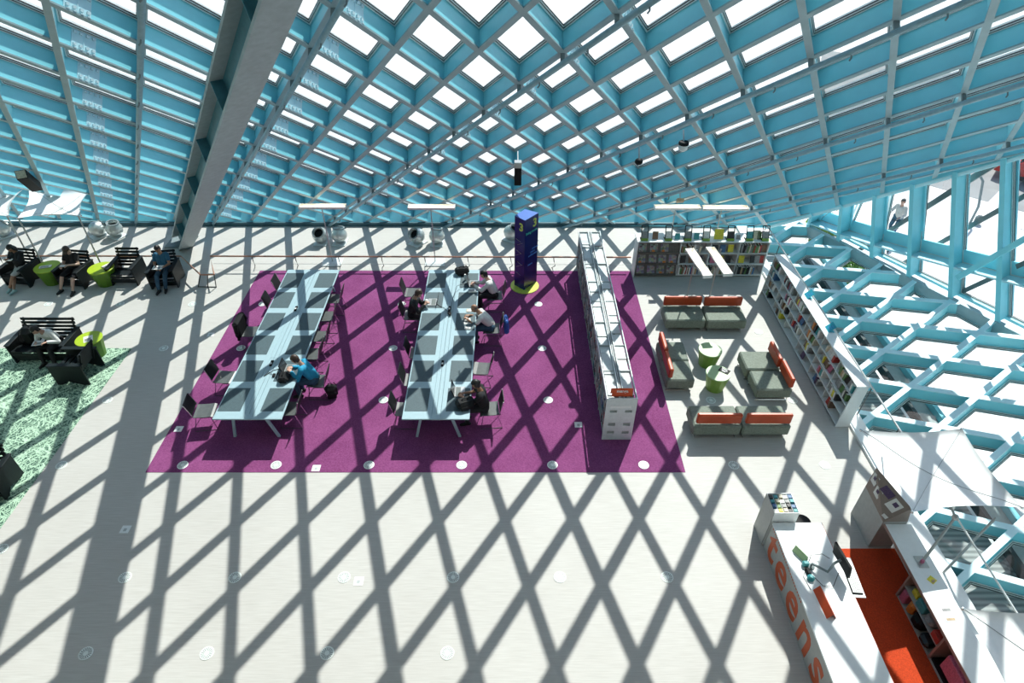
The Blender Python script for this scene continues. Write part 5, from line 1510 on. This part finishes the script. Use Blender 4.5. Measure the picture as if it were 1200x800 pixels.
HAIRS = {}
def person(label, loc, rz, lean=18, head_pitch=30, head_yaw=0, hands=None, feet=None, knees=None, hz=0.50, top='white_shirt', legs='trousers_dark',
           shoe='shoe_black', skin='skin_light', hair='hair_brown', sleeve='long', shorts=False, hairlen='short', stand=False, twist=0, kneez=None, scale=1.0):
    prims = []          # (kind, a, b, r0, r1, region)
    def cap(a, b, r0, r1, reg): prims.append(('c', V(a), V(b), r0, r1, reg))
    def ell(c, r, reg, M=None): prims.append(('e', V(c), V(r), M or MX.Identity(3), 0, reg))
    hip = V((0, 0, hz))
    ln = R(lean); sp = V((0, math.sin(ln), math.cos(ln))); side = MX.Rotation(R(twist), 3, 'Z') @ V((1,0,0))
    fw = sp.cross(side).normalized() if False else V((0,0,1)).cross(side)
    fw = (V((0,0,1)).cross(side)); fw = -fw if fw.y < 0 else fw
    waist = hip+V((0, 0.02, 0.10)); ch = hip+sp*0.36+V((0, 0.0, 0.03)); sh = hip+sp*0.47+V((0,0,0.02)); nk = sh+sp*0.05+V((0, 0.01, 0.02))
    cap(hip-side*0.08, hip+side*0.08, 0.115, 0.115, 'legs')
    cap(hip+V((0,0.01,0.05)), waist+sp*0.08, 0.125, 0.125, 'top')
    for sg in (-1, 1):
        cap(waist+side*sg*0.05+sp*0.05, ch+side*sg*0.07, 0.11, 0.115, 'top')
        cap(ch+side*sg*0.05, sh+side*sg*0.145-sp*0.02, 0.105, 0.065, 'top')
    cap(sh-V((0,0.01,0.02)), nk+sp*0.01, 0.062, 0.05, 'neck')
    hp = R(head_pitch); M = MX.Rotation(R(head_yaw), 3, 'Z') @ MX.Rotation(-hp, 3, 'X')
    hu = M @ V((0,0,1)); hf = M @ V((0,1,0)); hr = M @ V((1,0,0))
    hc = nk + sp*0.05 + hu*0.10 + hf*0.025
    cap(nk, hc-hu*0.05-hf*0.02, 0.052, 0.05, 'neck')
    ell(hc+hu*0.02-hf*0.01, (0.074, 0.095, 0.100), 'head', M)
    ell(hc-hu*0.045+hf*0.025, (0.058, 0.068, 0.075), 'head', M)
    ell(hc-hu*0.095+hf*0.062, (0.024, 0.022, 0.022), 'head', M)
    cap(hc+hu*0.005+hf*0.085, hc-hu*0.032+hf*0.108, 0.010, 0.015, 'head')
    for sg in (-1, 1):
        ell(hc+hr*sg*0.075-hu*0.015-hf*0.008, (0.010, 0.020, 0.032), 'head', M)
        ell(hc+hr*sg*0.030+hu*0.025+hf*0.075, (0.026, 0.014, 0.010), 'head', M)
    ell(hc-hu*0.062+hf*0.088, (0.024, 0.010, 0.009), 'lips', M)
    # arms
    hands = hands or {}
    sl = {'long': 2.0, 'short': 0.55, 'none': 0.08}[sleeve]
    for sg, nm in ((-1, 'l'), (1, 'r')):
        s0 = sh+side*sg*0.175-sp*0.035
        tgt = V(hands.get(nm, (sg*0.14, 0.34, hz+0.14)))
        pole = V((sg*0.55, -0.35, -0.8))
        el, wr = ik(s0, tgt, 0.285, 0.255, pole)
        mid = s0+(el-s0)*min(1, sl)
        cap(s0, mid, 0.060 if sl > 0.3 else 0.052, 0.054 if sl < 1 else 0.050, 'top')
        if sl < 1: cap(mid, el, 0.044, 0.040, 'skin')
        fr = 'top' if sl > 1 else 'skin'
        w1 = el+(wr-el)*0.93
        cap(el, w1, 0.047 if sl > 1 else 0.041, 0.036 if sl > 1 else 0.028, fr)
        cap(w1, wr, 0.027, 0.026, 'skin')
        # hand: palm, four curled fingers and a thumb from the side of the palm
        d = (wr-el).normalized(); d = (d+V((-sg*0.25, 0.5, -0.05))).normalized()
        ax = d.cross(V((0,0,1)))
        if ax.length < 0.1: ax = V((1,0,0))
        ax.normalize(); nrm = ax.cross(d).normalized()
        if nrm.z > 0: nrm = -nrm
        for q in (-1, 0, 1): cap(wr+ax*q*0.014, wr+d*0.082+ax*q*0.025, 0.017, 0.014, 'skin')
        for q, fl in ((-1.5, 0.062), (-0.5, 0.074), (0.5, 0.070), (1.5, 0.054)):
            k0 = wr+d*0.088+ax*q*0.021; k1 = k0+(d*0.85+nrm*0.45).normalized()*fl*0.55; k2 = k1+(d*0.45+nrm*0.9).normalized()*fl*0.5
            cap(k0, k1, 0.0095, 0.009, 'skin'); cap(k1, k2, 0.009, 0.008, 'skin')
        ts = -sg if True else sg
        inn = ax if (ax.x*sg < 0) else -ax
        t0 = wr+d*0.02+inn*0.026; t1 = t0+(inn*0.8+d*0.7+nrm*0.3).normalized()*0.042; t2 = t1+(d*0.9+nrm*0.35).normalized()*0.030
        cap(t0, t1, 0.013, 0.011, 'skin'); cap(t1, t2, 0.011, 0.009, 'skin')
    # legs
    feet = feet or {}; knees = knees or {}
    for sg, nm in ((-1, 'l'), (1, 'r')):
        h0 = hip+side*sg*0.09
        ft = V(feet.get(nm, (sg*0.12, 0.40, 0.085)))
        kn, an = ik(h0, ft, 0.44, 0.43, V(knees.get(nm, (sg*0.15, 0.9, 0.6))))
        mid = h0+(kn-h0)*0.80
        cap(h0, mid, 0.092, 0.070, 'legs'); cap(mid, kn, 0.068, 0.058, 'legs')
        m2 = kn+(an-kn)*0.38
        cap(kn, m2, 0.055, 0.056, 'shank'); cap(m2, an, 0.055, 0.038, 'shank')
        fd = V((sg*0.18, 1, 0)).normalized()
        hl = an+V((0, 0, -0.045)) - fd*0.045; to = an+fd*0.155+V((0,0,-0.055))
        cap(hl, an+fd*0.06+V((0,0,-0.045)), 0.037, 0.040, 'shoe'); cap(an+fd*0.06+V((0,0,-0.045)), to, 0.041, 0.030, 'shoe')
        cap(an, an+V((0,0,-0.02)), 0.040, 0.042, 'sock')
    mb = MB()
    for pr in prims:
        if pr[0] == 'c': capsule(mb, pr[1], pr[2], pr[3], pr[4])
        else: mb.ball(pr[1], tuple(pr[2]), 0, 14, 10, pr[3])
    tmp = mb.build('tmp_body', ['skin_light'])
    rm = tmp.modifiers.new('r', 'REMESH'); rm.mode = 'VOXEL'; rm.voxel_size = 0.0115; rm.use_smooth_shade = True
    smd = tmp.modifiers.new('s', 'SMOOTH'); smd.factor = 0.5; smd.iterations = 3
    dg = bpy.context.evaluated_depsgraph_get()
    me = bpy.data.meshes.new_from_object(tmp.evaluated_get(dg))
    bpy.data.objects.remove(tmp)
    nv = len(me.vertices); nf = len(me.polygons)
    co = np.empty(nv*3); me.vertices.foreach_get('co', co); co = co.reshape(-1, 3)
    no = np.empty(nv*3); me.vertex_normals.foreach_get('vector', no); no = no.reshape(-1, 3)
    fc = np.empty(nf*3); me.polygons.foreach_get('center', fc); fc = fc.reshape(-1, 3)
    best = np.full(nf, 1e9); reg = np.zeros(nf, int); side_of = np.zeros(nf, int); names = sorted(set(p_[5] for p_ in prims))
    for pr in prims:
        if pr[0] == 'c':
            a = np.array(pr[1]); b = np.array(pr[2]); ab = b-a; t = np.clip(((fc-a)@ab)/max(ab@ab, 1e-9), 0, 1)
            dd = np.linalg.norm(fc-a-t[:, None]*ab, axis=1)-(pr[3]+(pr[4]-pr[3])*t)
        else:
            q = (fc-np.array(pr[1]))@np.array(pr[3]); r = np.array(pr[2]); dd = (np.linalg.norm(q/r, axis=1)-1)*r.min()
        k = dd < best; best[k] = dd[k]; reg[k] = names.index(pr[5]); side_of[k] = 1 if (pr[1][0] if pr[0] == 'e' else pr[1].x) > 0 else -1
    R_ = {n_: (reg == names.index(n_)) if n_ in names else np.zeros(nf, bool) for n_ in ('top', 'legs', 'shank', 'shoe', 'sock', 'head', 'neck', 'lips', 'skin')}
    loops = [tuple(p_.vertices) for p_ in me.polygons]
    t = thing('person', label, 'person', loc, rz)
    t.scale = (scale,)*3
    me.materials.clear(); me.materials.append(MT[skin]); me.materials.append(MT['lips'])
    mi = np.zeros(nf, int); mi[R_['lips']] = 1; me.polygons.foreach_set('material_index', mi)
    me.polygons.foreach_set('use_smooth', [True]*nf)
    me.name = 'body'
    body = bpy.data.objects.new('body', me); COL.objects.link(body); body.parent = t
    def garment(name, mask, m_, off):
        idx = np.nonzero(mask)[0]
        if len(idx) == 0: return
        used = {}; vs = []; fs = []
        for i in idx:
            f = []
            for v in loops[i]:
                if v not in used: used[v] = len(vs); vs.append(tuple(co[v]+no[v]*off))
                f.append(used[v])
            fs.append(tuple(f))
        mb = MB(); mb.add(vs, fs); mb.build(name, [m_], t, smooth=True)
    garment('shirt', R_['top'], top, 0.010)
    garment('shorts' if shorts else 'trousers', R_['legs'] | (np.zeros(nf, bool) if shorts else R_['shank']), legs, 0.012)
    for sg in (-1, 1): garment('shoe', (R_['shoe'] | R_['sock']) & (side_of == sg), shoe, 0.006)
    # hair: the part of the skull above the brow and behind the ears
    q = (fc-np.array(hc)); lz = q@np.array(hu); ly = q@np.array(hf); lx = q@np.array(hr)
    hm = (R_['head'] | R_['neck'])
    if hairlen == 'bald': msk = R_['head'] & (lz > -0.02) & (lz < 0.045) & (ly < -0.03)
    else: msk = hm & (((lz > 0.055) & (ly < 0.085)) | ((ly < 0.005) & (lz > -0.035) & (abs(lx) < 0.2)) | ((ly < -0.02) & (lz > -0.09)))
    garment('hair', msk, hair, 0.014 if hairlen != 'bald' else 0.004)
    if hairlen == 'long':
        mb = MB(); mb.ball(hc-hf*0.055-hu*0.06, (0.085, 0.06, 0.16), 0, 12, 9, M)
        for sg in (-1, 1): mb.ball(hc+hr*sg*0.072-hu*0.06-hf*0.01, (0.022, 0.05, 0.13), 0, 10, 8, M)
        mb.build('hair_lengths', [hair], t, smooth=True)
    if hairlen == 'bun':
        mb = MB(); mb.ball(hc-hf*0.10+hu*0.03, 0.042, 0, 12, 8); mb.build('hair_bun', [hair], t, smooth=True)
    if hairlen == 'cap':
        mb = MB(); mb.ball(hc+hu*0.045-hf*0.005, (0.092, 0.108, 0.085), 0, 14, 8, M); mb.obox(hc+hf*0.125+hu*0.045, hr, hf, hu, (0.13, 0.11, 0.012)); mb.build('cap', [hair], t, smooth=True)
    for sg in (-1, 1):
        mb = MB(); mb.ball(hc+hr*sg*0.031+hu*0.008+hf*0.083, 0.0105, 0, 8, 6); mb.build('eye', ['eye'], t, smooth=True)
    return t
simple('skin_light', (0.50, 0.30, 0.22), 0.5, var=0.05)
simple('skin_tan', (0.34, 0.18, 0.11), 0.5, var=0.05)
simple('skin_pale', (0.56, 0.37, 0.29), 0.5, var=0.05)
simple('lips', (0.36, 0.14, 0.12), 0.5)
simple('eye', (0.03, 0.02, 0.015), 0.2)
simple('hair_black', (0.010, 0.009, 0.009), 0.5, var=0.3)
simple('hair_brown', (0.055, 0.032, 0.020), 0.5, var=0.3)
simple('hair_grey', (0.16, 0.13, 0.11), 0.6, var=0.3)
simple('white_shirt', (0.70, 0.71, 0.69), 0.85, var=0.05, bump=0.2)
simple('black_shirt', (0.014, 0.014, 0.016), 0.9, var=0.3)
simple('blue_shirt', (0.025, 0.12, 0.21), 0.85, var=0.12, bump=0.2)
simple('blue_jacket', (0.012, 0.30, 0.50), 0.75, var=0.15, bump=0.3)
simple('dark_jacket', (0.022, 0.023, 0.026), 0.85, var=0.35)
simple('trousers_dark', (0.014, 0.015, 0.018), 0.9, var=0.2)
simple('jeans', (0.035, 0.085, 0.14), 0.9, var=0.2)
simple('skirt_pale', (0.52, 0.52, 0.50), 0.9, var=0.08)
simple('shoe_black', (0.012, 0.012, 0.012), 0.6)
simple('shoe_teal', (0.33, 0.50, 0.48), 0.6)
simple('blue_bag', (0.02, 0.10, 0.40), 0.6, var=0.3)

F0 = (0, 0, 0)
person('woman with long dark hair in a pale skirt reading in the leftmost armchair', (-15.08, 16.78, 0), PI-0.15, lean=-6, head_pitch=38, hands={'l': (-0.06, 0.30, 0.92), 'r': (0.05, 0.28, 0.88)},
       feet={'l': (0.06, 0.66, 0.10), 'r': (-0.14, 0.74, 0.10)}, hz=0.47, top='black_shirt', legs='skirt_pale', shorts=True, shoe='shoe_teal', hair='hair_black', hairlen='long', skin='skin_tan')
person('man in a black T-shirt, cap and shorts reading in an armchair', (-13.36, 16.70, 0), PI-0.12, lean=-4, head_pitch=36, head_yaw=12, hands={'l': (-0.16, 0.34, 0.80), 'r': (0.10, 0.36, 0.76)},
       feet={'l': (-0.20, 0.70, 0.09), 'r': (0.22, 0.66, 0.09)}, hz=0.47, top='black_shirt', sleeve='short', legs='trousers_dark', shorts=True, shoe='shoe_black', hair='hair_brown', hairlen='cap', skin='skin_pale')
person('man in a blue T-shirt reading in the armchair beside the leaning column', (-10.62, 16.72, 0), PI+0.10, lean=-2, head_pitch=22, hands={'l': (-0.10, 0.36, 0.70), 'r': (0.10, 0.34, 0.70)},
       feet={'l': (-0.06, 0.60, 0.09), 'r': (0.12, 0.66, 0.09)}, hz=0.47, top='blue_shirt', sleeve='short', legs='jeans', hair='hair_black', skin='skin_tan')
person('man in a white shirt bending over a magazine on the wide black bench', (-12.02, 13.16, 0), PI-0.1, lean=28, head_pitch=40, head_yaw=-20, hands={'l': (-0.18, 0.42, 0.74), 'r': (0.12, 0.44, 0.72)},
       feet={'l': (-0.16, 0.52, 0.09), 'r': (0.16, 0.50, 0.09)}, hz=0.47, top='white_shirt', hair='hair_black', skin='skin_light')
person('man in a bright blue jacket typing on a laptop at the left table', (-4.80, 11.58, 0.008), PI/2, lean=26, head_pitch=36, hands={'l': (-0.10, 0.47, 0.82), 'r': (0.08, 0.48, 0.82)}, hz=0.52, top='blue_jacket', legs='jeans', hair='hair_brown', skin='skin_light')
person('woman in black with tied back hair typing at the near end of the right table', (-0.60, 10.64, 0.008), PI/2, lean=10, head_pitch=26, hands={'l': (-0.06, 0.46, 0.83), 'r': (0.10, 0.47, 0.83)}, hz=0.52, top='black_shirt', sleeve='short', legs='trousers_dark', hair='hair_black', hairlen='bun', skin='skin_tan')
person('bald man in a white T-shirt and jeans leaning over papers at the right table', (-0.52, 13.72, 0.008), PI/2, lean=36, head_pitch=34, hands={'l': (-0.10, 0.60, 0.80), 'r': (0.10, 0.58, 0.80)}, hz=0.52, top='white_shirt', sleeve='short', legs='jeans', hair='hair_grey', hairlen='bald', skin='skin_tan')
person('man in a white long-sleeved shirt working at the far end of the right table', (-0.45, 15.26, 0.008), PI/2, lean=22, head_pitch=24, hands={'l': (-0.05, 0.56, 0.82), 'r': (0.12, 0.55, 0.82)}, hz=0.52, top='white_shirt', legs='trousers_dark', hair='hair_black', skin='skin_light')
person('man in a dark jacket holding a phone at the left side of the right table', (-2.72, 14.30, 0.008), -PI/2, lean=14, head_pitch=42, hands={'l': (-0.02, 0.40, 0.88), 'r': (0.10, 0.38, 0.86)}, hz=0.52, top='dark_jacket', legs='trousers_dark', hair='hair_brown', skin='skin_light')
person('pedestrian in a pale blue top standing by a bicycle on the pavement outside', (15.72, 23.15, ZG), 2.2, lean=12, head_pitch=10, hz=0.90, hands={'l': (-0.22, 0.42, 1.05), 'r': (0.22, 0.42, 1.05)}, feet={'l': (-0.12, 0.10, 0.085), 'r': (0.12, -0.12, 0.085)}, top='skirt_pale', legs='jeans', hair='hair_brown')

# ---- things people use
def laptop(x, y, rz, label, z=0.755, lid='black'):
    t = thing('laptop', label, 'laptop', (x, y, z), rz, 'open laptops on the work tables')
    mb = MB(); mb.cham((-0.17, -0.12, 0), (0.17, 0.12, 0.018), 0.004); ba = mb.build('base', ['laptop_grey'], t)
    mb = MB(); mb.box((-0.145, -0.02, 0.018), (0.145, 0.095, 0.0205)); mb.build('keys', ['vent_dark'], ba)
    mb = MB(); mb.prism([(-0.17, 0.118, 0.012), (-0.17, 0.130, 0.012), (-0.17, 0.195, 0.235), (-0.17, 0.185, 0.238)], (0.34, 0, 0)); ld_ = mb.build('lid', [lid], t)
    mb = MB(); mb.prism([(-0.15, 0.1215, 0.03), (-0.15, 0.1225, 0.03), (-0.15, 0.1815, 0.226), (-0.15, 0.1805, 0.226)], (0.30, 0, 0)); mb.build('screen', ['screen'], ld_)
laptop(-5.36, 11.66, PI/2, 'open laptop in front of the man in the blue jacket')
laptop(-1.17, 10.86, PI/2, 'open laptop in front of the woman in black')
laptop(-2.16, 14.48, -PI/2, 'open silver laptop in front of the man in the dark jacket')
laptop(-1.05, 15.40, PI/2, 'open dark laptop in front of the man in the white long-sleeved shirt')
def bag(name, c, d, rz, m, label, cat='bag', strap=True):
    t = thing(name, label, cat, c, rz)
    mb = MB(); mb.cham((-d[0]/2, -d[1]/2, 0), (d[0]/2, d[1]/2, d[2]), min(d)*0.32); mb.build('body', [m], t)
    mb = MB(); mb.cham((-d[0]*0.36, -d[1]*0.62, d[2]*0.08), (d[0]*0.36, -d[1]*0.35, d[2]*0.6), min(d)*0.1); mb.build('pocket', [m], t)
    if strap:
        mb = MB(); mb.tube([(-d[0]*0.2, 0, d[2]*0.95), (-d[0]*0.12, 0, d[2]*1.18), (d[0]*0.12, 0, d[2]*1.18), (d[0]*0.2, 0, d[2]*0.95)], 0.012, 6); mb.build('handle', [m], t)
        mb = MB(); mb.tube([(d[0]*0.3, d[1]*0.5, d[2]*0.9), (d[0]*0.45, d[1]*0.75, d[2]*0.5), (d[0]*0.3, d[1]*0.55, d[2]*0.1)], 0.014, 6); mb.build('strap', [m], t)
    return t
bag('bag', (-5.40, 11.28, 0.755), (0.34, 0.22, 0.16), PI/2+0.1, 'black', 'black bag lying on the left table beside the laptop')
bag('backpack', (-1.02, 10.40, 0.755), (0.42, 0.30, 0.20), 0.4, 'black', 'black and grey backpack on the near end of the right table', 'backpack')
bag('bag', (-1.42, 15.98, 0.752), (0.42, 0.26, 0.20), 0.2, 'black', 'black bag with straps on the far end of the right table')
bag('backpack', (-12.62, 13.18, 0.36), (0.40, 0.34, 0.52), PI, 'black', 'black backpack beside the man on the wide bench', 'backpack')
bag('bag', (-0.10, 13.62, 0.42), (0.36, 0.12, 0.44), PI/2+0.1, 'blue_bag', 'bright blue bag hung on the chair of the bald man')
bag('backpack', (-4.42, 11.50, 0.01), (0.30, 0.24, 0.36), 0.3, 'black', 'black backpack on the carpet behind the man in the blue jacket', 'backpack')
cj = thing('coat', 'black coat draped over a chair back on the left of the left table', 'coat', (-7.22, 13.55, 0.45))
mb = MB(); mb.cham((-0.10, -0.28, -0.05), (0.06, 0.28, 0.46), 0.05); mb.build('body', ['black'], cj)
for sd in (-1, 1):
    mb = MB(); mb.tube([(0.0, sd*0.24, 0.40), (0.02, sd*0.33, 0.20), (0.0, sd*0.30, -0.05)], [0.07, 0.06, 0.045], 8); mb.build('sleeve', ['black'], cj)
def flat(name, x, y, z, w_, d_, h_, rz, m, label, cat, part='cover'):
    t = thing(name, label, cat, (x, y, z), rz)
    mb = MB(); mb.cham((-w_/2, -d_/2, 0), (w_/2, d_/2, h_), h_*0.3); mb.build('body', [m], t)
    mb = MB(); mb.box((-w_*0.38, -d_*0.38, h_), (w_*0.30, d_*0.1, h_+0.0012)); mb.build(part, ['book_grey' if m in ('paper', 'white_paint') else 'paper'], t)
flat('magazine', -11.10, 13.10, 0.55, 0.22, 0.28, 0.006, 0.5, 'paper', 'magazine with a colour picture on the lime table beside the bench', 'magazine')
flat('newspaper', -14.22, 16.62, 0.55, 0.34, 0.14, 0.03, 0.3, 'paper', 'rolled pale newspaper on the leftmost lime table', 'newspaper')
flat('book', -12.36, 16.68, 0.55, 0.20, 0.28, 0.03, -0.5, 'book_cream', 'cream book on the lime table beside the empty armchair', 'book')
flat('magazine', -12.10, 12.70, 0.73, 0.26, 0.20, 0.006, 0.2, 'paper', 'open magazine held by the man on the bench', 'magazine')
flat('book', -13.38, 16.30, 0.80, 0.26, 0.18, 0.012, 0.1, 'book_brown', 'open book held by the man in the black T-shirt', 'book')
flat('book', -15.05, 16.45, 0.90, 0.16, 0.12, 0.02, 0.1, 'book_white', 'small white book held by the woman in the pale skirt', 'book')
flat('book', -10.62, 16.36, 0.70, 0.30, 0.22, 0.014, 0.1, 'paper', 'open white book held by the man in the blue T-shirt', 'book')
flat('paper_sheet', -1.14, 13.62, 0.755, 0.18, 0.26, 0.004, 0.1, 'paper', 'white notes under the hands of the bald man', 'paper', 'print_block')
flat('paper_sheet', -1.12, 13.32, 0.755, 0.16, 0.10, 0.004, 0.0, 'paper', 'white slip at the near corner of the bald man\'s pad', 'paper', 'print_block')
flat('folder', -1.02, 14.10, 0.755, 0.34, 0.14, 0.012, 0.0, 'book_cream', 'cream folder lying between the two men in white', 'folder')
flat('printer', -1.08, 15.02, 0.752, 0.22, 0.16, 0.07, 0.1, 'white_paint', 'small white and blue device on the right table by the man in the white shirt', 'device', 'panel')
flat('phone', -2.29, 14.36, 0.90, 0.07, 0.13, 0.010, 0.2, 'white_paint', 'white phone held by the man in the dark jacket', 'phone', 'screen')
flat('water_bottle', -1.30, 15.62, 0.755, 0.07, 0.07, 0.20, 0.0, 'plate', 'pale bottle standing between laptop and bag on the right table', 'bottle', 'cap')
def cable(pts, label):
    t = thing('power_cable', label, 'cable', pts[0], 0, 'power cables on the tables')
    o = V(pts[0]); mb = MB(); mb.tube([V(p_)-o for p_ in pts], 0.007, 6); mb.build('cord', ['gasket'], t)
    mb = MB(); mb.cham((-0.03, -0.06, -0.004), (0.03, 0.06, 0.03), 0.006); mb.build('adapter', ['black'], t)
cable([(-5.68, 11.42, 0.76), (-5.85, 11.55, 0.77), (-5.92, 11.40, 0.76), (-5.75, 11.62, 0.76), (-5.55, 11.70, 0.76)], 'black power adapter and cable on the left table beside the laptop')
cable([(-1.62, 13.9, 0.78), (-1.60, 14.6, 0.80), (-1.50, 15.1, 0.90), (-1.35, 15.3, 0.82), (-1.2, 15.42, 0.77)], 'black power cable running along the middle of the right table')
cable([(-1.66, 13.95, 0.78), (-1.80, 14.2, 0.77), (-1.95, 14.3, 0.76), (-2.05, 14.45, 0.77)], 'black power cable leading to the silver laptop')
